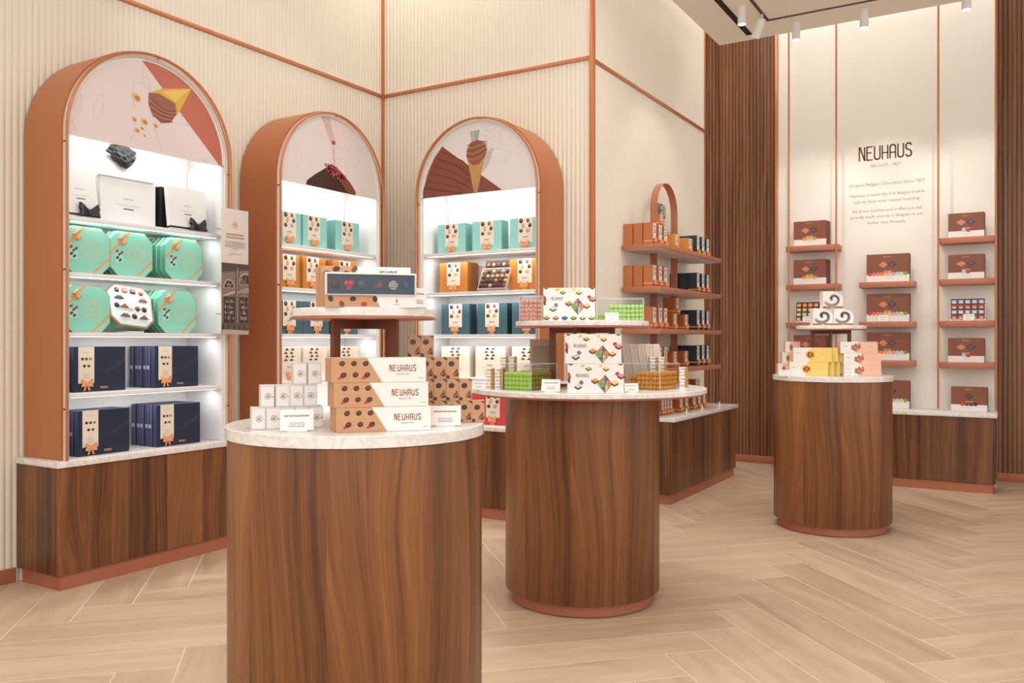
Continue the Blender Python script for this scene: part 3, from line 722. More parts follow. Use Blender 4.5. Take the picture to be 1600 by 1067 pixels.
def row(kfront, kback, rz, plane, X, px0s, z, n_back, D, side, W, words, grp, mult=1):
    """front boxes at the pixel left edges px0s on the wall plane, n_back more standing behind each."""
    for j, px in enumerate(px0s):
        if plane == 'X': a = at_X(px, X)+W/2; loc = lambda k, a=a, j=j: (X-k*(D+.005), a-side*k*.002, z+.0004)
        else: a = at_Y(px, X)+W/2; loc = lambda k, a=min(a, A3+.470-W/2), j=j: (a-side*k*.004, X+k*(D+.006), z+.0004)
        kfront.put(loc(0), rz, words[j], grp)
        nb = n_back[j] if isinstance(n_back, (list,tuple)) else n_back
        for k in range(1, nb+1):
            kback.put(loc(k), rz, 'plain %s box, %s behind the %s' % (words[j].split()[0], ORD[k-1], words[j].replace('chocolate box with','box with')), grp)

# ------------------------------------------------------------ first arch: gift boxes, octagons, navy boxes
XA = -4.195
def octa(W, H, D, art=True, name='octagonal_box'):
    c = .050
    P = [(-W/2+c,0),(W/2-c,0),(W/2,c),(W/2,H-c),(W/2-c,H),(-W/2+c,H),(-W/2,H-c),(-W/2,c)]
    def mk():
        t = thing(name, '', 'box')
        mb = MB(); mb.prism(P, .0005, D, MINT, MINTD)
        d = Dec(mb, (0,.0005,0)); q = P+[P[0]]
        for a, b in zip(q[:-1], q[1:]): d.line([(a[0]*.988,H/2+(a[1]-H/2)*.988),(b[0]*.988,H/2+(b[1]-H/2)*.988)], .0028, GOLD)
        if art:
            d.up(); gl = mat('gold_print_mint',(226,208,156),.5)
            d.ring(.028,H*.49,.0485,.0515,gl); d.ring(.028,H*.49,.029,.0310,gl)
            for i in range(16):
                a = 2*PI*i/16; d.ell(.028+.039*math.cos(a), H*.49+.039*math.sin(a), .0035,.0035, gl, a, 6)
            d.text('N', .028, H*.49-.010, .03, gl)
            d.rect(-.098,H*.30,-.052,H*.52,mat('mint_tag',(168,224,208),.5))
            d.up()
            for cx, cy in ((-.088,.135),(-.074,.118),(-.086,.100),(-.070,.088),(-.060,.128)): d.ell(cx,cy,.010,.007,CH1 if cy > .11 else CH2, .7, 8)
        mb.build('body', t)
        rb = MB(); d = Dec(rb, (0,-.0004,0)); w_ = .0075
        d.poly([(-W/2,H*.50-w_),(-W/2,H*.50+w_),(-.012-w_,H),(-.012+w_*.8,H)], RIB); d.poly([(.018,0),(.018+w_*2,0),(W/2,H*.36),(W/2,H*.36+w_*2)], RIB)
        b = bow_mb(.045, RIB); rb.add(b, Matrix.Translation((-.062,-.001,H*.78)) @ Matrix.Rotation(.9,4,'Y'))
        rb.build('ribbon', t)
        return t
    return Kind(mk)
OC = octa(.258, .245, .030)
def octb_():
    c=.050; W=.258; H=.245
    P = [(-W/2+c,0),(W/2-c,0),(W/2,c),(W/2,H-c),(W/2-c,H),(-W/2+c,H),(-W/2,H-c),(-W/2,c)]
    def mk():
        mb = MB().prism(P, 0, .030, MINT, MINTD); d = Dec(mb, (0,0,0)); q = P+[P[0]]
        for a, b in zip(q[:-1], q[1:]): d.line([(a[0]*.988,H/2+(a[1]-H/2)*.988),(b[0]*.988,H/2+(b[1]-H/2)*.988)], .0028, GOLD)
        return tag(mb.build('octagonal_box'), '', 'box')
    return Kind(mk)
OCB = octb_()
for zi, z, spots in ((0, 1.59, ((99,1,'left'),(172,2,'middle'),(258,5,'right'))), (1, 1.285, ((99,0,'left'),(247,5,'right')))):
    for px, nb, w_ in spots:
        y = at_X(px, XA)+.129; OC.put((XA, y, z+.0005), PI/2, 'mint octagonal box with orange ribbons, %s on the %s shelf' % (w_, ('upper mint','lower mint')[zi]), 'mint octagonal boxes')
        for k in range(nb):
            OCB.put((XA-.033*(k+1), y-.006*(k+1), z+.0005), PI/2, 'mint octagonal box, %s behind the %s ribboned one on the %s shelf' % (ORD[k], w_, ('upper mint','lower mint')[zi]), 'mint octagonal boxes')
def open_octagon():
    t = thing('open_octagonal_box', 'open octagonal mint box of assorted chocolates tilted up on the lower mint shelf', 'box', (XA+.045, at_X(204,XA), 1.287), PI/2)
    W, H, c = .262, .245, .050
    P = [(-W/2+c,0),(W/2-c,0),(W/2,c),(W/2,H-c),(W/2-c,H),(-W/2+c,H),(-W/2,H-c),(-W/2,c)]
    R = Matrix.Translation((0,.02,.030)) @ Matrix.Rotation(math.radians(-22),4,'X') @ Matrix.Rotation(math.radians(7),4,'Y')
    lid = MB().prism(P,.024,.05,MINT,MINTD); q = MB(); q.add(lid, R); q.build('lid', t)
    tr = MB().prism(P,-.004,.023,mat('tray_brown',(150,118,92),.5),mat('tray_brown',(150,118,92),.5)); d = Dec(tr,(0,-.004,0))
    d.poly([(x*.93,H/2+(z-H/2)*.93) for x,z in P], mat('tray_insert',(206,226,224),.45)); q = MB(); q.add(tr, R); q.build('tray', t)
    MB().box(-.05,.05,0,.10,0,.006,ACE).build('easel', t)
    spots = [(-.075,.21,'o'),(-.03,.213,'s'),(.018,.213,'s'),(.068,.21,'o'),(-.07,.165,'l'),(.072,.165,'l'),(-.085,.118,'o'),(-.045,.118,'t'),(-.004,.112,'w'),(.036,.112,'o'),(.076,.112,'o'),(-.045,.060,'l'),(.012,.062,'o'),(.064,.062,'t')]
    for i, (x, z, k) in enumerate(spots):
        b = MB(); m = {'w': CRM}.get(k, CH1 if i%2 else CH2)
        if k == 's': b.bbox(x-.017,x+.017,-.014,-.0045,z-.014,z+.014,m,.003)
        elif k in 'ow': b.add(MB().lathe([(0,.011),(.008,.0095),(.0145,.005),(.016,0)], m, 14), Matrix.Translation((x,-.0046,z)) @ Matrix.Rotation(PI/2,4,'X'))
        else: b.prism([(x-.026,z-.009),(x+.026,z-.009),(x+.004,z+.013)] if k == 't' else [(x-.028,z-.006),(x+.028,z-.006),(x+.012,z+.010),(x-.012,z+.010)], -.014, -.0045, m)
        q = MB(); q.add(b, R); o = q.build('chocolate', t)
open_octagon()
def navy_deco(d, W=.292, H=.235):
    ln = mat('navy_line',(86,80,92),.4)
    for i in range(9):
        pts = [(-.06+.02*i+ t*(.20-.012*i), H*(.42+.03*i)-.05*math.sin(PI*t*.9)*(1-.05*i)+t*.10*(1-.3*(i/9))) for t in [q/10 for q in range(11)]]
        d.line([(min(x,W/2-.002), min(z,H-.002)) for x, z in pts], .0009, ln)
    d.word('NEUHAUS', .022, .016, .010, RIB, .62, .0018)
def navy():
    W, H, D = .292, .235, .036
    t = thing('chocolate_box', '', 'box')
    b = MB().box(-W/2,W/2,.0005,D,0,H,NAVY,side=NAVD); navy_deco(Dec(b,(0,.0005,0))); b.build('body', t)
    mb = MB(); x0, x1 = -W*.42, -W*.12; mb.box(x0,x1,-.0012,.0004,H*.19,H,CRM); d = Dec(mb,(0,-.0012,0)); cx = (x0+x1)/2
    for i, (x, z) in enumerate(((-.022,.73),(0,.73),(.022,.73),(-.011,.575),(.013,.575))): d.ell(cx+x,H*z,.0085,.0075,(CH2,CH1,GREY,CH2,CH1)[i],0,12)
    d.line([(cx-.02,H*.88),(cx+.02,H*.88)],.0015,GREY)
    for i in range(3): d.line([(cx-.018,H*(.40-.045*i)),(cx+.018,H*(.40-.045*i))],.0022,TAN)
    mb.build('label_sleeve', t)
    q = MB(); q.add(bow_mb(.062, RIB), Matrix.Translation((cx,-.0015,H*.16))); q.build('bow', t); return t
NV = Kind(navy)
def navy_back():
    b = MB().box(-.146,.146,.0005,.036,0,.235,NAVY,side=NAVD); d = Dec(b,(-.146,.0,0),u=(0,-1,0)); 
    b.box(-.1465,-.146,.004,.0075,0,.235,mat('copper_line',(170,100,72),.5)); b.box(-.1466,-.146,.010,.030,.105,.125,mat('pale_blue_knot',(170,184,206),.5))
    return tag(b.build('chocolate_box'), '', 'box')
NVB = Kind(navy_back)
for z, X, spots, w_ in ((.975, XA, ((115.5,3,'left'),(242,5,'right')), 'lowest arch shelf'), (.643, XA+.015, ((122,3,'left'),(245,5,'right')), 'marble countertop')):
    for px, nb, s_ in spots:
        y = at_X(px, X)+.146
        NV.put((X, y, z+.0005), PI/2, 'navy box with cream sleeve and orange bow, %s on the %s' % (s_, w_), 'navy chocolate boxes')
        for k in range(nb):
            NVB.put((X-.0375*(k+1), y+(.002 if k%2 else -.003), z+.0005), PI/2, 'plain navy box, %s behind the %s bowed one on the %s' % (ORD[k], s_, w_), 'navy chocolate boxes')
# white boxes with black ribbon on the top shelf
def white_box(label, loc, W, H, D, lean, spines, bowx):
    t = thing('gift_box', label, 'box', loc, PI/2); R = Matrix.Translation((0,0,.007)) @ Matrix.Rotation(lean,4,'X')
    b = MB().box(-W/2,W/2,0,D,0,H,WHITE); d = Dec(b,(0,0,0)); gl = mat('light_grey_print',(186,184,184),.6)
    d.text('NEUHAUS', 0, H*.56, .011, GREY); d.line([(-.05,H*.44),(.05,H*.44)], .002, gl); d.line([(-.022,H*.375),(.022,H*.375)], .005, DARKT); d.line([(-.03,H*.28),(.03,H*.28)], .0015, gl)
    q = MB(); q.add(b, R); q.build('body', t)
    q = MB(); bb = MB(); bb.add(bow_mb(.11, BRIB, False), Matrix.Translation((bowx,-.004,.018))); bb.box(-W/2-.0008,W/2+.0008,-.001,D+.001,.004,.016,BRIB); q.add(bb, R); q.build('ribbon', t)
    return t
white_box('white gift box with black bow, left on the top shelf of the nut cone arch', (-4.175, at_X(129,-4.175), 1.876), .185, .255, .04, math.radians(-9), 0, .03)
for k in range(3):
    o = MB().box(-.0,.24,.0,.018,.0,.245,BLACK,side=BRIB).build('gift_box', None, (-4.185-.022*k-.045, at_X(262,-4.19)-.008*k-.02, 1.8755), PI/2)
    tag(o, 'black spined gift box on the top shelf, %s behind the right white box' % ORD[k], 'box', 'black spined gift boxes')
white_box('white gift box with black bow, right on the top shelf of the nut cone arch', (-4.165, at_X(296,-4.165), 1.876), .255, .245, .03, math.radians(-7), 0, .05)
def hat_box():
    t = thing('open_gift_box', 'large open white gift box with black tissue, middle of the top shelf', 'box', (-4.24, at_X(201,-4.24), 1.8755), PI/2)
    W, H, D = .335, .250, .14; gl = mat('light_grey_print',(186,184,184),.6)
    b = MB().box(-W/2,W/2,0,D,0,H,WHITE); d = Dec(b,(0,0,0)); d.text('NEUHAUS',0,H*.56,.014,GREY); d.line([(-.08,H*.45),(.08,H*.45)],.002,gl); d.line([(-.06,H*.42),(.07,H*.42)],.0015,gl); d.line([(-.030,H*.36),(.030,H*.36)], .006, DARKT); b.build('body', t)
    R = Matrix.Translation((0,.008,H+.001)) @ Matrix.Rotation(math.radians(-24),4,'X')
    q = MB(); q.add(MB().box(-W/2-.012,W/2-.012,-.004,.014,0,.145,WHITE).box(-W/2-.012,W/2-.012,-.016,-.004,0,.012,WHITE), R); q.build('lid', t)
    # black tissue bunch over the lid
    bm = bmesh.new(); bmesh.ops.create_icosphere(bm, subdivisions=3, radius=1); rs = random.Random(4)
    for v in bm.verts:
        f = 1+.30*math.sin(v.co.x*19+v.co.z*5)*math.cos(v.co.z*9-v.co.x*11); w_ = .28+.80*max(0,min(1,(v.co.z+1)/2))
        v.co = Vector((v.co.x*.108*w_*f, v.co.y*.026*f, v.co.z*.075))
    q = MB(); s_ = MB().from_bm(bm, mat('black_tissue',(16,16,18),.6), False); q.add(s_, R @ Matrix.Translation((-.015,-.036,.125))); q.build('tissue', t)
hat_box()

# ------------------------------------------------------------ second and third arches: boxed chocolates
BAL = {}
for nm, c, e in (('aqua',AQUA,AQD),('orange',ORG,ORGD),('teal',TEAL,TEALD),('cream',CRM,CRD),('red',RED,RED)):
    BAL[nm] = (ballotin(.25,.046,.222,c,e,nm == 'cream'), plain_box('chocolate_box',.25,.046,.222,c,e))
ARC2, ARC3 = 'raspberry arch', 'cone arch'
def lv(c, arch, cols): return ['%s %s bow box under the %s' % (c, w_, arch) for w_ in cols]
LMR = ('left','middle','right')
X_2 = -4.205
row(*BAL['aqua'], PI/2, 'X', X_2, (430,470,524), 1.875, (1,1,2), .046, -1, .25, lv('aqua', ARC2, LMR), 'aqua boxes under the raspberry arch')
row(*BAL['orange'], PI/2, 'X', X_2, (430,468,520), 1.59, (1,2,3), .046, -1, .25, lv('orange', ARC2, LMR), 'orange boxes under the raspberry arch')
row(*BAL['teal'], PI/2, 'X', X_2, (430,474,522), 1.285, (0,2,2), .046, -1, .25, lv('teal', ARC2, LMR), 'teal boxes under the raspberry arch')
row(*BAL['cream'], PI/2, 'X', X_2, (430,470,522), .975, (0,2,2), .046, -1, .25, lv('cream', ARC2, LMR), 'cream boxes under the raspberry arch')
Y_3 = 5.125
row(*BAL['aqua'], 0, 'Y', Y_3, (684,738,797), 1.875, (1,1,1), .046, 1, .25, lv('aqua', ARC3, LMR), 'aqua boxes under the cone arch')
row(*BAL['orange'], 0, 'Y', Y_3, (687,796), 1.59, (2,1), .046, 1, .25, ['orange left bow box under the cone arch', 'orange right bow box under the cone arch'], 'orange boxes under the cone arch')
row(*BAL['teal'], 0, 'Y', Y_3, (690,746,803), 1.285, (1,1,1), .046, 1, .25, lv('teal', ARC3, LMR), 'teal boxes under the cone arch')
row(*BAL['cream'], 0, 'Y', Y_3, (690,743,800), .975, (2,2,1), .046, 1, .25, lv('cream', ARC3, LMR), 'cream boxes under the cone arch')
row(*BAL['red'], 0, 'Y', Y_3-.05, (690,747,803), .643, (2,2,2), .046, 1, .25, ['red %s bow box on countertop of cone arch' % q for q in LMR], 'red boxes under the cone arch')
def open_rect():
    t = thing('open_chocolate_box', 'open tray of assorted chocolates propped between orange boxes in the cone arch', 'box', (at_Y(770,5.07), 5.045, 1.592), 0)
    DK = mat('tray_black',(52,44,42),.4); W = .238
    R = Matrix.Translation((0,0,.011)) @ Matrix.Rotation(math.radians(-28),4,'X')
    q = MB(); q.add(MB().box(-W/2,W/2,0,.018,0,.175,mat('rose_tray',(196,160,142),.45)), R); b = MB(); d = Dec(b,(0,0,0)); d.rect(-W/2+.008,.010,W/2-.008,.168,DK); q.add(b, R); q.build('tray', t)
    q = MB(); b = MB().box(-W/2+.02,W/2-.005,.06,.07,.13,.232,DK); q.add(b, Matrix.Rotation(math.radians(-8),4,'X')); q.build('lid', t)
    rs = random.Random(8)
    for j in range(4):
        for i in range(6):
            x = -W/2+.024+i*.039; z = .03+j*.038; m = rs.choice([CH1,CH2,CH2,CH3,mat('orange_choc',(206,110,50),.4)])
            b = MB().lathe([(0,.010),(.009,.008),(.014,.003),(.015,0)], m, 10); q = MB(); q.add(b, R @ Matrix.Translation((x,-.0005,z)) @ Matrix.Rotation(PI/2,4,'X')); q.build('chocolate', t)
    for i in range(5):
        x = -W/2+.045+i*.043; b = MB().lathe([(0,.008),(.010,.006),(.014,0)], (mat('orange_choc',(206,110,50),.4),CH3,CH1,CH3,CH1)[i], 10)
        q = MB(); q.add(b, Matrix.Rotation(math.radians(-8),4,'X') @ Matrix.Translation((x,.0595,.20)) @ Matrix.Rotation(PI/2,4,'X')); q.build('chocolate', t)
open_rect()

# ------------------------------------------------------------ products on the nearest table
def camframe(lat, dep, z): p = Fv*dep+Rv*lat; return (p.x, p.y, z)
def lat_of(px, dep): return (px-800)/F_PX*dep
CARDP = mat('card_print',(150,146,146),.6)
def mk_card(W=.062, H=.040):
    def mk():
        t = thing('price_card', '', 'card')
        R = Matrix.Rotation(math.radians(-12),4,'X')
        b = MB().box(-W/2,W/2,0,.0012,.004,H,PAPER); d = Dec(b,(0,0,0)); [d.line([(W*(-.36+.15*q), H*.72), (W*(-.25+.15*q), H*.72)], H*.07, CARDP) for q in range(5)]
        for i in range(4): d.ring((-.3+.2*i)*W*.6, H*.36, H*.05, H*.075, CARDP, 10)
        d.line([(-W*.22,H*.24),(W*.22,H*.24)], H*.03, CARDP); q = MB(); q.add(b, R); q.build('card', t)
        MB().box(-W*.3,W*.3,-.004,.012,.0002,.0045,ACE).build('stand', t); return t
    return Kind(mk)
CARD, CARDS = mk_card(), mk_card(.085, .058)
def cone_print(d, x, y, s, m):
    d.poly([(x-s*1.0,y-s*.75),(x-s*.15,y+s*.55),(x+s*.3,y-s*.45)], CRM if m is CRM else m); d.k += 1; d.ell(x+s*.25,y+s*.2,s*.62,s*.52,CH2,.5,12)
    d.k += 1; d.ell(x+s*.25,y+s*.25,s*.3,s*.22,CH1,.5,8); d.k -= 2
def long_deco(d, W=.245, H=.0632):
    d.poly([(-W/2,0),(W*.03,0),(-W*.13,H),(-W/2,H)], TAN); d.up()
    for j in range(2):
        for i in range(3):
            cone_print(d, -W/2+.024+i*.030+(j==0)*(.004), H*(.27+.46*j), .0125, (REDB if i in (0,2) else CH3) if j == 0 else (YEL if i == 1 else CH3))
    d.word('NEUHAUS', W*.25, H*.45, H*.25, mat('rust_lettering',(158,98,78),.5), .66, H*.032); d.text('BELGIUM 1857', W*.25, H*.30, H*.085, mat('rust_lettering',(158,98,78),.5))
    d.line([(W*.42,H*.16),(W*.47,H*.16)], .0012, GREY)
LB = plain_box('long_chocolate_box', .245, .028, .0632, mat('silk_white',(238,235,231),.45), TAN, long_deco)
p0 = on_z(525.4, 676.5, ZT); p1 = on_z(671.5, 672, ZT); dv = (p1-p0).xy.normalized(); ra = math.atan2(dv.y, dv.x); nb_ = Vector((-dv.y, dv.x))
for r in range(3):
    for k in range(3):
        c = p0.xy + dv*(.1225-.0062*r-.0045*k) + nb_*(.0292*k)
        LB.put((c.x, c.y, ZT+.0006+r*.0640), ra, 'white and tan long box with lettering, %s row, %s in depth on nearest table' % (('bottom','middle','top')[r], ('front','second','rearmost')[k]), 'long lettered boxes on the nearest table')
# white cubes with a seal
def seal_deco(d):
    d.ring(.0015,.029,.0072,.0082,DARKT,18); d.line([(-.003,.026),(.0015,.033),(.0015,.026),(.006,.032)], .0012, DARKT); d.line([(-.003,.026),(.006,.026)], .0009, DARKT)
    d.rect(.008,.022,.0175,.037,CRM); d.rect(.012,.026,.0165,.028,GREY); d.line([(-.0172,.002),(-.0172,.0555),(.0172,.0555),(.0172,.002),(-.0172,.002)], .0006, GREY)
SQ = plain_box('small_gift_box', .0368, .05, .0580, mat('silver_white',(234,231,228),.4), mat('silver_white_side',(222,218,214),.4), seal_deco)
q0 = on_z(392.6, 672.2, ZT); q1 = on_z(503, 668.2, ZT); sv = (q1-q0).xy.normalized(); sa = math.atan2(sv.y, sv.x)
for r, (xs, nm) in enumerate((((0,1,2,3,4),'bottom'), ((.62,1.66,2.64,3.6),'middle'), ((2.88,3.92),'top'))):
    for i, x in enumerate(xs):
        c = q0.xy + sv*(.0184+x*.0375) + Vector((-sv.y,sv.x))*(.004*r)
        SQ.put((c.x, c.y, ZT+.0006+r*.0588), sa, 'small white box with round seal, %s from left in the %s row' % (ORD[i], nm), 'white seal boxes on the nearest table')
# tan cubes with chocolates
def tan_deco(d):
    d.ell(-.003,.043,.0088,.0078,CH2,.2,14); d.poly([(-.001,.010),(.015,.018),(.014,.030),(.010,.027)], CH1); d.poly([(.001,.008),(.016,.007),(.017,.018)], DARKT)
    d.poly([(-.0178,.001),(-.008,.001),(-.009,.009),(-.0178,.011)], CH2); d.poly([(.007,.0615),(.0178,.0615),(.0178,.054)], CH2); d.poly([(-.0178,.052),(-.014,.056),(-.0178,.061)], CH1)
TQ = plain_box('tan_chocolate_box', .0362, .040, .0622, TAN, mat('slate_side',(86,92,100),.5), tan_deco)
for r, n_ in enumerate((6,5,4,2)):
    for i in range(n_):
        dep = 2.462+.0; la = -.300+.0184+i*.0368
        TQ.put(camframe(la, dep+la*.05, ZT+.0006+r*.0628), YAW+.05, 'small tan box printed with chocolates, %s from left in the %s row' % (ORD[i], ('bottom','second','third','top')[r]), 'small tan boxes on the nearest table')
CARDS.put(camframe(lat_of(464,2.205), 2.205, ZT), YAW+.3, 'white price card standing before the small white seal boxes')
CARDS.put(camframe(lat_of(696,2.34), 2.34, ZT), YAW+.1, 'white price card standing before the small tan boxes')
CARDS.put(camframe(lat_of(657,2.36), 2.36, 1.3358), YAW+1.1, 'white price card turned edgewise on the small marble riser')
def window_box():
    W, H = .243, .092; t = thing('window_chocolate_box', 'long box with clear window over six chocolates on the nearest riser', 'box')
    b = MB().box(-W/2,W/2,.0005,.04,0,H,mat('silk_white',(238,235,231),.45),side=TAN); d = Dec(b,(0,.0005,0))
    d.poly([(-W/2,0),(W*.10,0),(W*.03,H*.34),(-W/2,H*.34)], TAN); d.up(); rnd = random.Random(2)
    for i in range(5):
        d.ell(-W*.44+i*W*.12, H*(.24 if i%2==0 else .09), .0085,.0065,(CH2,CH1,CH2,REDB,CH2)[i],rnd.random()*2,12)
    d.rect(W*.27,H*.14,W*.29,H*.24,mat('seal_print',(170,130,100),.5)); d.line([(W*.25,H*.09),(W*.31,H*.09)],.0012,GREY)
    b.build('body', t)
    f = MB(); x0, x1, z0, z1 = -W/2+.003, W/2-.004, H*.35, H*.965; TW = mat('window_frame_white',(214,212,210),.5)
    for a in ((x0,x1,z1-.002,z1),(x0,x1,z0,z0+.002),(x0,x0+.002,z0,z1),(x1-.002,x1,z0,z1)): f.box(a[0],a[1],-.009,.0003,a[2],a[3],TW)
    NB = mat('night_blue_tray',(28,52,74),.35); f.box(x0+.002,x1-.002,-.0015,-.0005,z0+.002,z1-.002,NB); f.build('tray', t)
    zc = (z0+z1)/2
    for i, (fx, m) in enumerate(((.10,CH2),(.25,mat('red_bow_chocolate',(206,58,74),.3)),(.39,mat('mauve_chocolate',(80,74,92),.4)),(.585,CH1),(.75,mat('striped_chocolate',(196,190,184),.35)),(.90,mat('blue_chocolate',(44,66,104),.3)))):
        x = x0+fx*(x1-x0); c = MB()
        if i == 1:
            for sg in (-1,1): c.add(MB().lathe([(0,.006),(.005,.005),(.0075,.002),(.008,0)], m, 12), Matrix.Translation((x+sg*.0062,-.0018,zc+.003)) @ Matrix.Rotation(PI/2,4,'X'))
            c.box(x-.004,x-.001,-.004,-.0018,zc-.014,zc,m); c.box(x+.001,x+.004,-.004,-.0018,zc-.014,zc,m)
        elif i == 3: c.prism([(x-.018,zc-.009),(x+.006,zc-.008),(x+.010,zc+.004),(x+.004,zc+.012),(x-.004,zc+.002)], -.0065, -.0018, m)
        elif i == 5: c.bbox(x-.008,x+.006,-.007,-.0018,zc-.010,zc+.010,m,.002)
        else:
            c.add(MB().lathe([(0,.0068),(.006,.006),(.0115,.003),(.0125,0)], m, 16), Matrix.Translation((x,-.0018,zc-.001)) @ Matrix.Rotation(PI/2,4,'X'))
            if i == 4:
                for q in range(4): c.box(x-.009,x+.009,-.0086,-.0080,zc-.008+q*.0045,zc-.0065+q*.0045,DARKT)
        c.build('chocolate', t)
    MB().box(x0+.002,x1-.002,-.0088,-.0086,z0+.002,z1-.002,ACR).build('window_film', t)
    return t
wb = window_box(); wp = camframe(lat_of(579,2.262), 2.275, 1.3355); wb.location = wp; wb.rotation_euler = (0,0,ra)
def tall_long(d, W=.243, H=.112):
    d.poly([(-W/2,0),(-W*.02,0),(-W*.14,H),(-W/2,H)], TAN); d.up()
    for i in range(4): d.ell(-W*.43+i*W*.10, H*(.93 if i%2 else .82), .010,.007,(CH2,CH2,CH2,CH1)[i],.3*i,12)
    d.word('NEUHAUS', W*.25, H*.80, H*.10, GREY, .62, H*.02)
TL = plain_box('long_chocolate_box', .243, .036, .112, mat('silk_white',(238,235,231),.45), TAN, tall_long)
TL.put((wp[0]+nb_.x*.046-dv.x*.008, wp[1]+nb_.y*.046-dv.y*.008, 1.3355), ra, 'taller white and tan long box directly behind the window box')
TL.put((wp[0]+nb_.x*.086-dv.x*.016, wp[1]+nb_.y*.086-dv.y*.016, 1.3355), ra, 'taller white and tan long box, rearmost on the nearest riser')

# ------------------------------------------------------------ products on the middle table
BL_ = mat('blue_print',(74,116,178),.5); GR_ = mat('green_print',(132,186,92),.5); PK_ = mat('pink_print',(232,140,128),.5); YW_ = mat('yellow_print',(238,200,104),.5); OR_ = mat('orange_print',(226,140,62),.5); LG_ = mat('lime_print',(196,206,80),.5)
def choc_bit(d, x, y, s, m):
    d.poly([(x-s,y+s*.1),(x-s*.1,y-s*.5),(x+s,y),(x+s*.9,y-s*.4),(x-s*.1,y-s*.95),(x-s,y-s*.35)], CH2); d.k += 1
    d.poly([(x-s,y+s*.1),(x-s*.1,y-s*.5),(x+s,y),(x+s*.1,y+s*.55)], m); d.k -= 1
def diamond_deco(H, extra):
    W = .241
    def f(d):
        y0 = .028 if extra else 0; cx, cy, a, b = .040, y0+.040, .032, .038; K = BLACK
        P = lambda u, v: (cx+u*a, cy+v*b)
        d.poly([P(-1,0),P(-.5,.5),P(0,0),P(-.5,-.5)], GR_); d.poly([P(-.5,.5),P(0,1),P(0,.0)], OR_); d.poly([P(0,1),P(.5,.5),P(0,0)], BL_)
        d.poly([P(0,0),P(.5,.5),P(1,0),P(.5,-.5)], PK_); d.poly([P(-.5,-.5),P(0,0),P(0,-1)], BL_); d.poly([P(0,0),P(.5,-.5),P(0,-1)], YW_); d.up()
        for q in ([P(-.5,.5),P(.5,.5)],[P(-.72,0),P(.72,0)],[P(-.5,-.5),P(.5,-.5)],[P(0,1),P(0,-1)],[P(-.5,.5),P(-.5,-.5)],[P(.5,.5),P(.5,-.5)],[P(-1,0),P(0,1),P(1,0),P(0,-1),P(-1,0)]): d.line(q, .0014, K)
        s_ = .017; T = H-.127
        for x, y, m in ((-.030,.108,LG_),(.045,.106,YW_),(.110,.075,PK_),(-.075,.030,mat('pale_print_green',(200,210,190),.5)),(-.002,.055,OR_),(.082,.044,YW_)): choc_bit(d, x, y+T, s_*(.8 if y > .09 else 1), m)
        d.ell(-.114,.075+T,.006,.016,REDB,.2); d.ell(-.115,.055+T,.005,.012,CH2,.2); d.ell(-.056,.118+T,.010,.005,LG_,.1); d.ell(.022,.118+T,.007,.006,YW_,0); d.ell(.093,.084+T,.009,.008,REDB,.2)
        for q in range(5): d.ell(-.062+.006*math.cos(q*1.26), .046+T+.006*math.sin(q*1.26), .0045,.0032, mat('violet_print',(66,66,140),.5), q*1.26, 8)
        d.poly([(-.1203,.1265+T),(-.095,.1265+T),(-.108,.119+T)], CH2); d.poly([(.095,.1265+T),(.1203,.1265+T),(.108,.119+T)], CH2)
        d.word('NEUHAUS', -.057, .070+T, .013, GREY, .62, .0018)
        if extra:
            for i, m in enumerate((OR_,PK_,BL_,GR_,YW_,LG_)): choc_bit(d, -.105+i*.042, .016, .015, m)
    return f
SW_ = mat('silk_white',(238,235,231),.45)
DB = plain_box('assortment_box', .241, .045, .127, SW_, SW_, diamond_deco(.127, False)); DBT = plain_box('assortment_box', .241, .04, .155, SW_, SW_, diamond_deco(.155, True))
c_ = lat_of(931, 3.66)
DB.put(camframe(c_, 3.665, ZT2+.0006), YAW, 'white assortment box printed with coloured diamond, lower of the stacked pair')
DB.put(camframe(c_-.010, 3.668, ZT2+.1285), YAW, 'white assortment box printed with coloured diamond, upper of the stacked pair')
DBT.put(camframe(lat_of(889.5, 3.98), 3.98, 1.3356), YAW, 'tall white assortment box with coloured diamond on the middle riser')
CS = .0205
def cube_kind(nm, rgb):
    m = mat(nm+'_foil', rgb, .32, metal=.1); m2 = mat(nm+'_fold', tuple(int(v*.82) for v in rgb), .35)
    def mk():
        b = MB().bbox(-CS/2+.0007,CS/2-.0007,-CS/2+.0007,CS/2-.0007,0,CS-.0008,m,.0030,1)
        for q in range(4):
            R = Matrix.Rotation(q*PI/2,4,'Z'); s_ = MB(); d = Dec(s_,(0,-CS/2+.0006,0)); d.poly([(-CS*.36,CS*.1),(0,CS*.48),(CS*.36,CS*.1)], m2); b.add(s_, R)
        return tag(b.build('wrapped_chocolate'), '', 'chocolate')
    return Kind(mk)
CK = {k: cube_kind(k+'_wrapper', c) for k, c in (('lime',(172,214,84)),('olive',(134,134,24)),('amber',(222,150,58)),('rose',(232,160,140)),('leaf',(178,226,110)),('moss',(170,192,70)))}
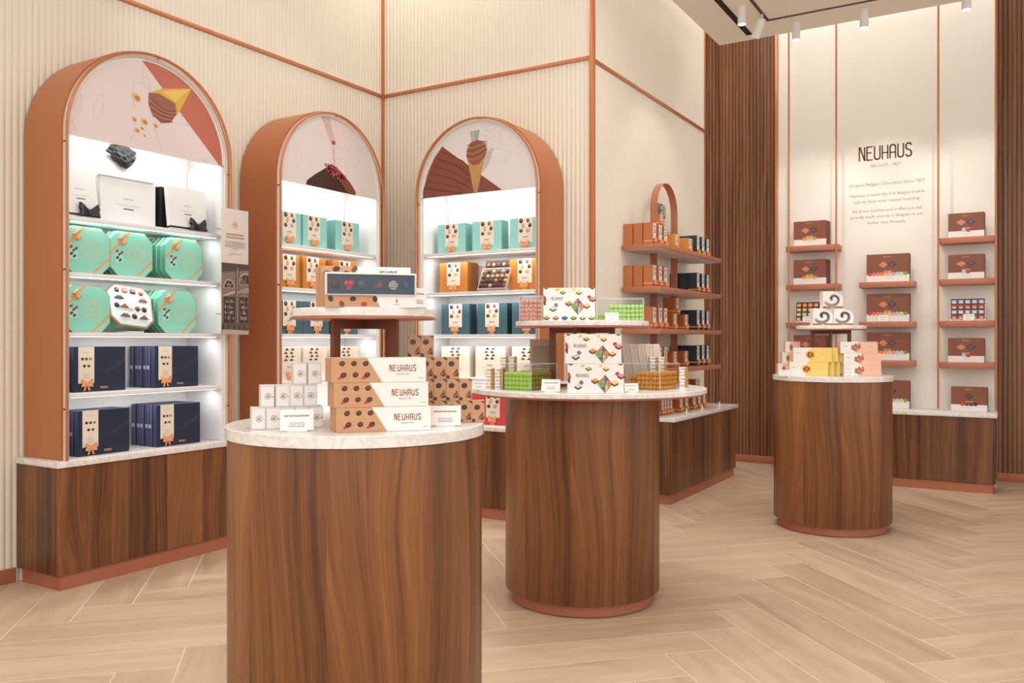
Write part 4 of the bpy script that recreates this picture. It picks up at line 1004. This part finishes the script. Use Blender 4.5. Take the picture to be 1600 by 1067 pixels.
def case(lat, dep, z, phi, L1, L2, H, label, name='acrylic_case', lid=False):
    """corner nearest the camera; L1 runs to the left-back, L2 to the right-back"""
    p = camframe(lat, dep, z+.0005); t = thing(name, label, 'display case', p, YAW+phi); th = .0022
    for a in ((-L1,0,0,th),(-L1,0,L2-th,L2),(-L1,-L1+th,th,L2-th),(-th,0,th,L2-th)): MB().box(*a,0,H,ACR).build('side_panel', t)
    e = MB(); 
    for a in ((-L1,0,0,th),(-L1,0,L2-th,L2),(-L1,-L1+th,th,L2-th),(-th,0,th,L2-th)): e.box(*a,H+.0001,H+.0016,ACE)
    for x, y in ((-L1,0),(-.0018,0),(-.0018,L2-.0018),(-L1,L2-.0018)): e.box(x,x+.0018,y-.0002,y+.0016,0,H,ACE)
    e.build('edge_strip', t)
    return Matrix.Translation(p) @ Matrix.Rotation(YAW+phi,4,'Z')
ORDX = ('first','second','third','fourth','fifth','sixth','seventh','eighth','ninth')
def fill(M, rz, x0, y0, nx, ny, nz, kind, label, grp, keep=None):
    for k in range(nz):
        for j in range(ny):
            for i in range(nx):
                vis = j == 0 or i == nx-1 or k == nz-1
                if keep and not keep(i,j,k): continue
                if not vis: continue
                kk = kind(i,j,k) if callable(kind) else kind
                p = M @ Vector((x0+(i+.5)*CS, y0+(j+.5)*CS, k*CS+.0002)); L_ = ('bottom','second','third','fourth','fifth')[k] if k < nz-1 else 'top'; kk.put(p, rz, '%s, %s layer, %s from left, %s from front' % (label(i,j,k) if callable(label) else label, L_, ORDX[i], ORDX[j]), grp(i,j,k) if callable(grp) else grp)
ph = math.radians(-36)
M = case(.086, 3.826, ZT2, ph, .165, .215, .118, 'clear acrylic case of green wrapped chocolates, left on the middle table')
fill(M, YAW+ph, -.160, .010, 7, 9, 4, lambda i,j,k: CK['lime'] if j < 1 else CK['olive'], lambda i,j,k: ('lime green' if j < 1 else 'dark olive green')+' cube in left case', lambda i,j,k: 'lime chocolates in the left case' if j < 1 else 'olive chocolates in the left case')
M = case(.675, 3.875, ZT2, ph, .20, .205, .118, 'clear acrylic case of amber wrapped chocolates, right on the middle table')
fill(M, YAW+ph, -.128, .010, 6, 9, 4, CK['amber'], 'amber cube in tall block', 'amber chocolates, tall block')
fill(M, YAW+ph, -.192, .045, 3, 5, 3, CK['amber'], 'amber cube in low block', 'amber chocolates, low block')
M = case(lat_of(847,4.0), 4.01, 1.335, math.radians(-8), .108, .10, .118, 'clear acrylic case of rose wrapped chocolates on the middle riser')
fill(M, YAW+math.radians(-8), -.1045, .004, 5, 4, 5, CK['rose'], 'rose cube on riser', 'rose chocolates on the riser')
M = case(lat_of(1006,4.10), 4.10, 1.335, math.radians(-6), .225, .11, .112, 'clear acrylic case of pale green wrapped chocolates on the middle riser')
fill(M, YAW+math.radians(-6), -.165, .004, 8, 5, 4, CK['leaf'], 'bright green cube on riser', 'bright green chocolates on the riser')
fill(M, YAW+math.radians(-6), -.221, .012, 2, 4, 2, CK['moss'], 'yellowish green cube on riser', 'yellow-green chocolates on the riser')
# printed taupe box, leaning slim boxes, minis
def taupe_deco(d):
    d.rect(-.055,.08,.055,.20,mat('taupe_print',(150,124,104),.5)); d.up()
    for i in range(3): d.line([(-.045,.085-.012*i),(.035-.01*i,.085-.012*i)], .0025, CRM)
    for i in range(5): d.rect(-.045+.02*i,.036,-.035+.02*i,.046,CRM if i%2 else CH2)
tb = plain_box('printed_carton', .13, .05, .232, mat('taupe_card',(176,146,122),.5), mat('taupe_card',(176,146,122),.5), taupe_deco)
tb.put(camframe(lat_of(849,4.24), 4.24, ZT2+.0006), YAW+.02, 'tall taupe printed carton behind the green chocolate case')
def slim():
    W,H = .036,.205; b = MB().box(-W/2,W/2,0,.15,0,H,mat('slim_beige',(226,212,196),.5),side=mat('slim_side',(206,190,172),.5)); d = Dec(b,(0,0,0)); d.line([(W*.1,.01),(W*.1,H-.01)], .003, CRD)
    q = MB(); q.add(b, Matrix.Rotation(math.radians(-8),4,'Y')); return tag(q.build('slim_box'), '', 'box')
SL = Kind(slim)
for i in range(5): SL.put(camframe(lat_of(986,4.24)+i*.0382, 4.245, ZT2+.0032), YAW-.05, 'beige slim box leaning in a row, %s from left behind amber case' % ORD[i], 'beige slim boxes')
def mini_deco(d):
    d.rect(.007,0,.021,.048,mat('gold_side',(176,128,60),.4))
    rnd = random.Random(3)
    for i in range(9): d.ell(-.015+.0085*(i%3)+rnd.uniform(-.003,.003), .009+.015*(i//3), .0035,.0028,(YEL,REDB,CH2,BL_,GR_,CH1)[i%6],rnd.random()*3,8)
MQ = plain_box('mini_assortment_box', .042, .036, .048, SW_, mat('gold_side',(176,128,60),.4), mini_deco)
def minis(px, dep, cols, rows, phi, where, grp):
    for r in range(rows):
        for c in range(cols):
            la = lat_of(px,dep)+c*.0428; MQ.put(camframe(la, dep-(c*.0428)*math.tan(-phi) if phi else dep, ZT2+.0006+r*.0486), YAW+phi, 'mini patterned box, %s column, %s level, %s' % (ORD[c], ('bottom','middle','top')[r], where), grp)
minis(765, 3.98, 2, 2, -.35, 'left edge of middle table', 'mini boxes left')
minis(788, 4.30, 2, 3, 0, 'behind the green case', 'mini boxes behind green case')
minis(1022, 4.17, 2, 3, 0, 'behind the amber case', 'mini boxes behind amber case')
minis(1068, 4.12, 1, 2, 0, 'right edge of middle table', 'mini boxes right')
CARD.put(camframe(lat_of(748,3.93), 3.93, ZT2), YAW-.2, 'white price card at the left rim of the middle table')
CARD.put(camframe(lat_of(987,3.74), 3.74, ZT2), YAW+.1, 'white price card before the amber case on the middle table')
CARDS.put(camframe(lat_of(860,3.74), 3.74, ZT2), YAW-.3, 'white price card before the green case on the middle table')
CARD.put(camframe(lat_of(956,3.96), 3.96, 1.3352), YAW-.1, 'white price card before the bright green chocolates on the riser')

# ------------------------------------------------------------ products on the farthest table
def face_deco(H, m, spot, wht=.42):
    W = .24
    def f(d):
        d.poly([(-W/2,0),(-W/2+W*wht,0),(-W/2+W*(wht+.06),H),(-W/2,H)], SW_); d.up()
        if spot == 'flower':
            for q in range(7): d.ell(-.012+.018*math.cos(q*.9), H*.5+.016*math.sin(q*.9), .013,.011, mat('apricot_print',(238,176,80),.5), q, 10)
            d.k += 1; d.ell(-.012,H*.5,.008,.006,mat('apricot_dark',(216,140,50),.5)); d.k -= 1
        else:
            d.poly([(-.052,H*.35),(-.02,H*.12),(.012,H*.5),(.002,H*.88),(-.012,H*.72),(-.022,H*.9),(-.036,H*.68),(-.05,H*.72)], mat('caramel_print',(178,104,64),.5)); d.k += 1
            for x, y in ((-.03,.5),(-.01,.4),(-.005,.65),(-.02,.28)): d.ell(x,H*y,.004,.003,CRM)
            d.k -= 1
        d.line([(-.105,H*.62),(-.075,H*.62)], .0022, GREY); d.line([(.05,H*.55),(.08,H*.55)], .0018, mat('tone_line',(206,160,120),.5))
    return f
YB = plain_box('yellow_gift_box', .24, .026, .092, YELB, YELB, face_deco(.092, YELB, 'flower')); PB = plain_box('peach_gift_box', .24, .045, .074, PEACH, mat('cream_side',(232,216,196),.5), face_deco(.074, PEACH, 'choc'))
for r, px in ((0,1233.7),(1,1239.5)):
    for k in range(3):
        dep = 5.60; la = lat_of(px, dep)+.12*math.cos(YAW)
        a = camframe(la+k*.034, dep-.12*math.sin(YAW), 0); rot = 0.0
        YB.put((a[0]-.0*k, a[1]+k*.0275, ZT+.0006+r*.0928), rot, 'yellow gift box with orange flower, %s row, %s in depth on farthest table' % (('lower','upper')[r], ('front','second','rearmost')[k]), 'yellow boxes on the farthest table')
for r, px in ((0,1319),(1,1318.5),(2,1313.5)):
    for k in range(1):
        PB.put(camframe(lat_of(px,5.5)+.12-.014*k, 5.50+.046*k, ZT+.0006+r*.0746), YAW, 'peach gift box with caramel print, %s row, %s on farthest table' % (('bottom','middle','top')[r], ('front','behind')[k]), 'peach boxes at right of the farthest table')
def small_peach(d):
    d.rect(-.05,0,-.018,.0735,SW_); d.up(); d.ell(-.012,.036,.011,.020,mat('caramel_print',(178,104,64),.5))
SP = plain_box('peach_gift_box', .10, .05, .074, PEACH, PEACH, small_peach)
for r, px in ((0,1216),(1,1222.5),(2,1227.5)):
    SP.put(camframe(lat_of(px,5.80)+.05, 5.80, ZT+.0006+r*.0746), YAW-.05, 'small peach box, %s of three stacked at left of farthest table' % ('bottom','middle','top')[r], 'small peach boxes')
CARD.put(camframe(lat_of(1228,5.53), 5.56, ZT), YAW-.2, 'white price card before the small peach boxes')
CARD.put(camframe(lat_of(1327,5.44), 5.44, ZT), YAW+.1, 'white price card before the peach boxes at right')
def swirl_deco(d):
    s1 = mat('swirl_grey',(204,199,194),.4); s2 = mat('swirl_pale',(228,224,220),.4); s3 = mat('swirl_dark',(160,154,150),.4)
    d.rect(-.0655,0,.0655,.014,COPP); d.up(); d.rect(-.015,.005,.010,.009,CRM)
    for m, w_, o in ((s1,.018,0),(s2,.008,.004),(s3,.002,-.010)):
        pts = []
        for i in range(40):
            a = i/39*4.2*PI/2+.4+PI; r = .048*(1-i/44); pts.append((max(-.064,min(.064,1.15*r*math.cos(a)+o*.5)), .062+max(-.044,min(.046,r*math.sin(a)))))
        d.line(pts, w_, m); d.up()
    d.poly([(.0,.111),(.0655,.111),(.0655,.07),(.052,.095)], s1)
SWB = plain_box('swirl_box', .131, .06, .112, SW_, SW_, swirl_deco)
for i, (px, r, nm) in enumerate(((1270.5,0,'lower left'),(1302.5,0,'lower right'),(1286,1,'top one'))):
    SWB.put(camframe(lat_of(px,5.60)+.0655, 5.60, 1.3406+r*.1126), YAW, 'white swirl printed box on the farthest riser, %s of three' % nm, 'swirl boxes')

# ------------------------------------------------------------ products on the corner block shelves
def label_strip(mb, W, H, f=.34, z0=.28):
    mb.box(-W*f,W*f,-.0010,.0004,H*z0,H*.97,PAPER); d = Dec(mb,(0,-.0010,0))
    for i, (x, y) in enumerate(((-.35,.86),(.3,.80),(-.1,.68),(.35,.60),(-.3,.54))): d.ell(W*f*x, H*y, W*f*.38, H*.045, (CH2,CH1)[i%2], .7+i, 10)
    d.line([(-W*f*.5,H*.40),(W*f*.5,H*.40)], H*.012, GREY)
def gift(name, W, D, H, body, f=.34):
    def mk():
        t = thing(name, '', 'box'); MB().box(-W/2,W/2,.0005,D,0,H,body).build('body', t)
        mb = MB(); label_strip(mb, W, H, f); mb.build('label', t)
        q = MB(); hz = H*.17; q.box(-W/2-.0008,W/2+.0008,-.0012,.0004,hz-.005,hz+.005,RIB); q.box(-W/2-.0008,-W/2,.0004,D,hz-.005,hz+.005,RIB); q.box(W/2,W/2+.0008,.0004,D,hz-.005,hz+.005,RIB)
        q.add(bow_mb(.055, RIB), Matrix.Translation((0,-.002,hz))); q.build('bow', t); return t
    return Kind(mk)
CPC = mat('copper_card',(186,112,68),.42); AMB = mat('amber_card',(172,98,40),.38); DRK = mat('slate_card',(48,60,68),.45)
GC = gift('tall_gift_box', .078, .072, .163, CPC); GD = gift('tall_gift_box', .078, .075, .168, DRK); GA = gift('amber_gift_box', .11, .10, .125, AMB, .2); GS = gift('small_gift_box', .07, .06, .08, CPC)
GT = gift('slim_gift_box', .055, .06, .125, CPC, .3); GF = gift('foil_gift_box', .13, .11, .128, mat('gold_foil_card',(214,144,66),.3), .16)
XB = -2.352
GCB = plain_box('tall_gift_box', .078, .072, .163, CPC, CPC, lambda d: None); GDB = plain_box('tall_gift_box', .078, .072, .168, DRK, DRK, lambda d: None)
def col_of(kind, px, z, n, lab, grp, X=XB, dd=.0785, w=.0785):
    y = at_X(px, X)+w/2
    for k in range(n): (kind if k == 0 else {GC: GCB, GD: GDB}[kind]).put((X-k*dd, y, z+.0006), PI/2, (lab % ('front','second','rearmost')[k]) if '%s' in lab else lab, grp)
for z, nm in ((1.945,'top'),(1.635,'second'),(1.325,'third'),(1.03,'fourth')):
    px3 = ((1019.5,1028.8,1037.2),)[0]; g_ = 'copper tall boxes on the %s block shelf' % nm
    for i, px in enumerate(px3):
        if nm == 'fourth' and i == 0: continue
        col_of(GC, px, z, 3 if i == 0 else 1, 'tall copper box, %s column, %%s, on the %s corner block shelf' % (ORD[i], nm), g_)
    for i, px in enumerate((1088.5,1096.3,1103.6)):
        col_of(GD, px, z, 3 if i == 0 else 1, 'tall slate box, %s column, %%s, on the %s corner block shelf' % (ORD[i], nm), 'slate tall boxes on the %s block shelf' % nm)
GS.put((XB-.005, at_X(1032.5,XB)+.03, 1.945+.165), PI/2, 'small copper box on top of the tall copper boxes')
GD.put((-2.48, at_X(1043,-2.48)+.04, 1.9456), PI/2, 'single tall slate box beside the tall copper boxes, top shelf')
GF.put((-2.36, at_X(1053,-2.36)+.065, 1.9456), PI/2, 'foil gift box with ribbon, left of two on the top shelf', 'foil gift boxes')
GF.put((-2.36, at_X(1074,-2.36)+.065, 1.9456), PI/2, 'foil gift box with ribbon, right of two on the top shelf', 'foil gift boxes')
for z, nm, L in ((1.325,'third',((1051,0),(1068.5,0),(1055,1))),(1.03,'fourth',((1051,0),(1068.5,0)))):
    for i, (px, r) in enumerate(L):
        GA.put((-2.36, at_X(px,-2.36)+.055, z+.0006+r*.126), PI/2, 'amber gift box, %s on the %s corner block shelf' % (('left one','right one','stacked one')[i], nm), 'amber gift boxes')
for i in range(4):
    GT.put((-2.44, 6.30+i*.062, .6556), PI/2, 'slim copper box, %s from left on the corner block countertop' % ORD[i], 'slim copper boxes on the countertop')
for i, (y, r) in enumerate(((6.66,0),(6.79,0),(6.98,0),(7.11,0),(7.24,0),(6.80,1),(7.05,1))):
    GA.put((-2.42, y, .6556+r*.127), PI/2, 'amber gift box, %s on the corner block countertop' % (ORD[i]+' from left' if r == 0 else ('left on top' if i == 5 else 'right on top')), 'amber gift boxes on the countertop')
def trinket():
    t = MB().lathe([(0,0),(.012,0),(.012,.004),(.005,.008),(.008,.014),(.010,.020),(.006,.028),(0,.030)], PAPER, 16); t.box(-.012,.012,-.002,.0,.028,.046,PAPER); return tag(t.build('price_holder'), '', 'price holder')
TK = Kind(trinket)
for i, y in enumerate((6.52,6.90,7.36)): TK.put((-2.325, y, .6555), PI/2, 'small white price holder, %s from left on the corner block countertop' % ORD[i], 'white price holders')

# ------------------------------------------------------------ products on the feature wall
FY = 8.115
def brown_box(W, H, D, dots, single=False):
    def mk():
        t = thing('praline_gift_box', '', 'box')
        b = MB().box(-W/2,W/2,.004,D,0,H,BRN,side=BRND); d = Dec(b,(0,.004,0)); d.word('NEUHAUS', 0, H*.86, H*.065, mat('copper_print',(206,134,96),.4), .62, H*.012)
        if single: d.poly([(-.035,H*.60),(0,H*.72),(.035,H*.60),(0,H*.48)], mat('plum_print',(66,56,72),.5)); d.up(); d.poly([(-.02,H*.60),(0,H*.66),(.02,H*.60),(0,H*.54)], CH1)
        else:
            d.poly([(-.075,H*.62),(-.035,H*.74),(.0,H*.62),(-.035,H*.50)], mat('copper_print',(206,134,96),.4)); d.poly([(-.0,H*.62),(.035,H*.74),(.075,H*.62),(.035,H*.50)], mat('plum_print',(66,56,72),.5)); d.up()
            d.ell(.035,H*.62,.018,.015,mat('plum_light',(96,88,116),.5))
        d.line([(-.03,H*.38),(.03,H*.38)], H*.02, CRM); b.build('lid', t)
        f = MB().box(-W/2-.001,W/2+.001,.0,D+.001,0,H*.26,mat('band_white',(236,232,228),.45)); dd = Dec(f,(0,0,0)); n = len(dots)
        dd.line([(-W*.08,H*.13),(W*.10,H*.13)], .002, CRD); dd.up()
        for i, c in enumerate(dots):
            cx = (i-(n-1)/2)*min(.032, W/(n+.6)); m = mat('dot_%d_%d_%d' % c, c, .5); r = min(.017, W/(n+.6)*.56)
            f.add(MB().prism([(cx+r*math.cos(a), H*.285+r*math.sin(a)) for a in [2*PI*k/8+PI/8 for k in range(8)]], -.0015, .0035, m))
        f.build('base_sleeve', t); return t
    return Kind(mk)
O_, Y_, G1, S_, R_, P_, B_, DK_ = (232,140,60),(240,180,60),(176,206,120),(236,130,96),(210,60,66),(240,176,172),(176,206,226),(72,44,52)
KL = brown_box(.285, .228, .028, (O_,Y_,G1,S_)); KM = brown_box(.345, .245, .028, (R_,(226,110,116),S_,O_,Y_,P_,(236,150,140),B_,(196,214,140),(128,166,70)))
KR = brown_box(.268, .205, .028, (B_,R_)); KD = brown_box(.268, .205, .028, (R_,(150,50,60),(110,44,56),DK_), True)
KBK = {}
def put4(kind, px0, W, z, label, n, grp, H):
    x = at_Y(px0, FY)+W/2; kind.put((x, FY, z+.0006), 0, label, grp)
    bk = KBK.setdefault((W,H), plain_box('praline_gift_box', W, .028, H-.003, BRN, BRND, lambda d: None))
    for k in range(n): bk.put((x+.006*(k+1), FY+.0305*(k+1), z+.0006), 0, label.replace('brown box', 'plain brown box, %s behind the dotted' % ORD[k]), grp)
for z, nm in ((2.11,'topmost'),(1.755,'second'),(1.06,'lowest')): put4(KL, 1240, .285, z, 'brown box with four coloured dots, %s left column shelf' % nm, 3, 'brown boxes of the left column', .228)
for z, nm in ((1.755,'topmost shelf'),(1.405,'second shelf'),(1.065,'lowest shelf'),(.645,'countertop')): put4(KM, 1354, .345, z, 'brown box with ten coloured dots, middle column %s' % nm, 1, 'brown boxes of the middle column', .245)
for z, nm in ((2.11,'topmost'),(1.76,'second'),(1.055,'lowest')): put4(KR, 1481.5, .268, z, 'brown box with two dots, %s right column shelf' % nm, 1, 'brown boxes of the right column', .205)
put4(KD, 1486, .268, .645, 'brown box with four dark dots, right end of countertop', 1, 'brown boxes of the right column', .205)
def praline_tray(label, px0, z, cols, W=.262, H=.19):
    t = thing('praline_tray', label, 'tray', (at_Y(px0,FY)+W/2, FY, z+.002), 0); R = Matrix.Translation((0,.002,0)) @ Matrix.Rotation(math.radians(-10),4,'X')
    q = MB(); q.add(MB().box(-W/2,W/2,.001,.028,0,H,SW_), R); q.build('box_base', t)
    q = MB(); q.add(MB().box(-W/2+.004,W/2-.004,-.002,.0008,.016,H-.002,CH2), R); q.build('insert', t)
    for r in range(4):
        for c in range(5):
            x = -W/2+.030+c*(W-.06)/4; zz = H-.030-r*.044; b = MB().bbox(x-.018,x+.018,-.010,-.0022,zz-.015,zz+.015,mat('dot_%d_%d_%d' % cols[r], cols[r], .5),.003)
            d = Dec(b,(0,-.010,0)); d.rect(x-.012,zz-.012,x+.012,zz-.003,CRM); q = MB(); q.add(b, R); q.build('praline', t)
praline_tray('open tray of orange, yellow, green and pink pralines on left column', 1242.5, 1.405, (O_,Y_,(190,206,140),(236,140,120)))
praline_tray('open tray of pale blue and red pralines on right column', 1484.5, 1.405, ((190,200,222),(222,80,84),(190,200,222),(222,80,84)))
for px, z, nm in ((1261.5,1.405,'left'),(1380,1.405,'middle'),(1513.5,1.405,'right')):
    CARDS.put((at_Y(px,8.095), 8.095, z), 0, 'white price card on the %s column of the feature wall' % nm)

# ------------------------------------------------------------ ceiling raft fittings
o = MB().box(-2.045,-1.995,2.5,7.225,RAFT_Z-.002,RAFT_Z-.0002,BLACK).build('linear_diffuser'); tag(o, 'black linear air slot in the ceiling raft', 'vent')
tr = thing('lighting_track', 'slim dark lighting track turning a corner on the ceiling raft', 'track', (0,0,RAFT_Z))
TB = mat('track_bronze',(66,50,40),.45)
MB().box(-1.812,-1.790,3.0,6.98,-.006,-.0003,TB).build('rail', tr); MB().box(-1.790,1.6,6.958,6.98,-.006,-.0003,TB).build('rail', tr)
def cyl_spot(r=.030, h=.14):
    def mk():
        t = thing('ceiling_spotlight', '', 'spotlight'); MB().lathe([(0,-.0005),(r,-.0005),(r,-h),(r-.003,-h),(r-.003,-h+.006),(0,-h+.006)], WHM, 28).build('housing', t)
        MB().lathe([(0,-h+.002),(r-.004,-h+.002)], LAMP, 24).build('lens', t); return t
    return Kind(mk)
CSP = cyl_spot(.032,.14)
for i, (x, y) in enumerate(((-1.62,7.15),(-1.10,7.15),(-.39,7.15))): CSP.put((x,y,RAFT_Z-.0), 0, 'white cylinder spotlight under the raft edge, %s from left' % ORD[i], 'cylinder spotlights')
CSP.put((-1.90,6.58,RAFT_Z), 0, 'white glowing cylinder downlight near the black air slot')
tl = thing('ceiling_spotlight', 'white tilted spotlight hanging from the dark track', 'spotlight', (-1.80,6.80,RAFT_Z-.006))
MB().tube([(0,0,0),(0,0,-.05)], .006, WHM, 10).build('stem', tl)
q = MB(); q.add(MB().lathe([(0,.06),(.034,.06),(.034,-.09),(.030,-.09),(.030,-.08),(0,-.08)], WHM, 28), Matrix.Translation((-.03,.02,-.085)) @ Matrix.Rotation(math.radians(30),4,Vector((.5,.85,0)))); q.build('housing', tl)
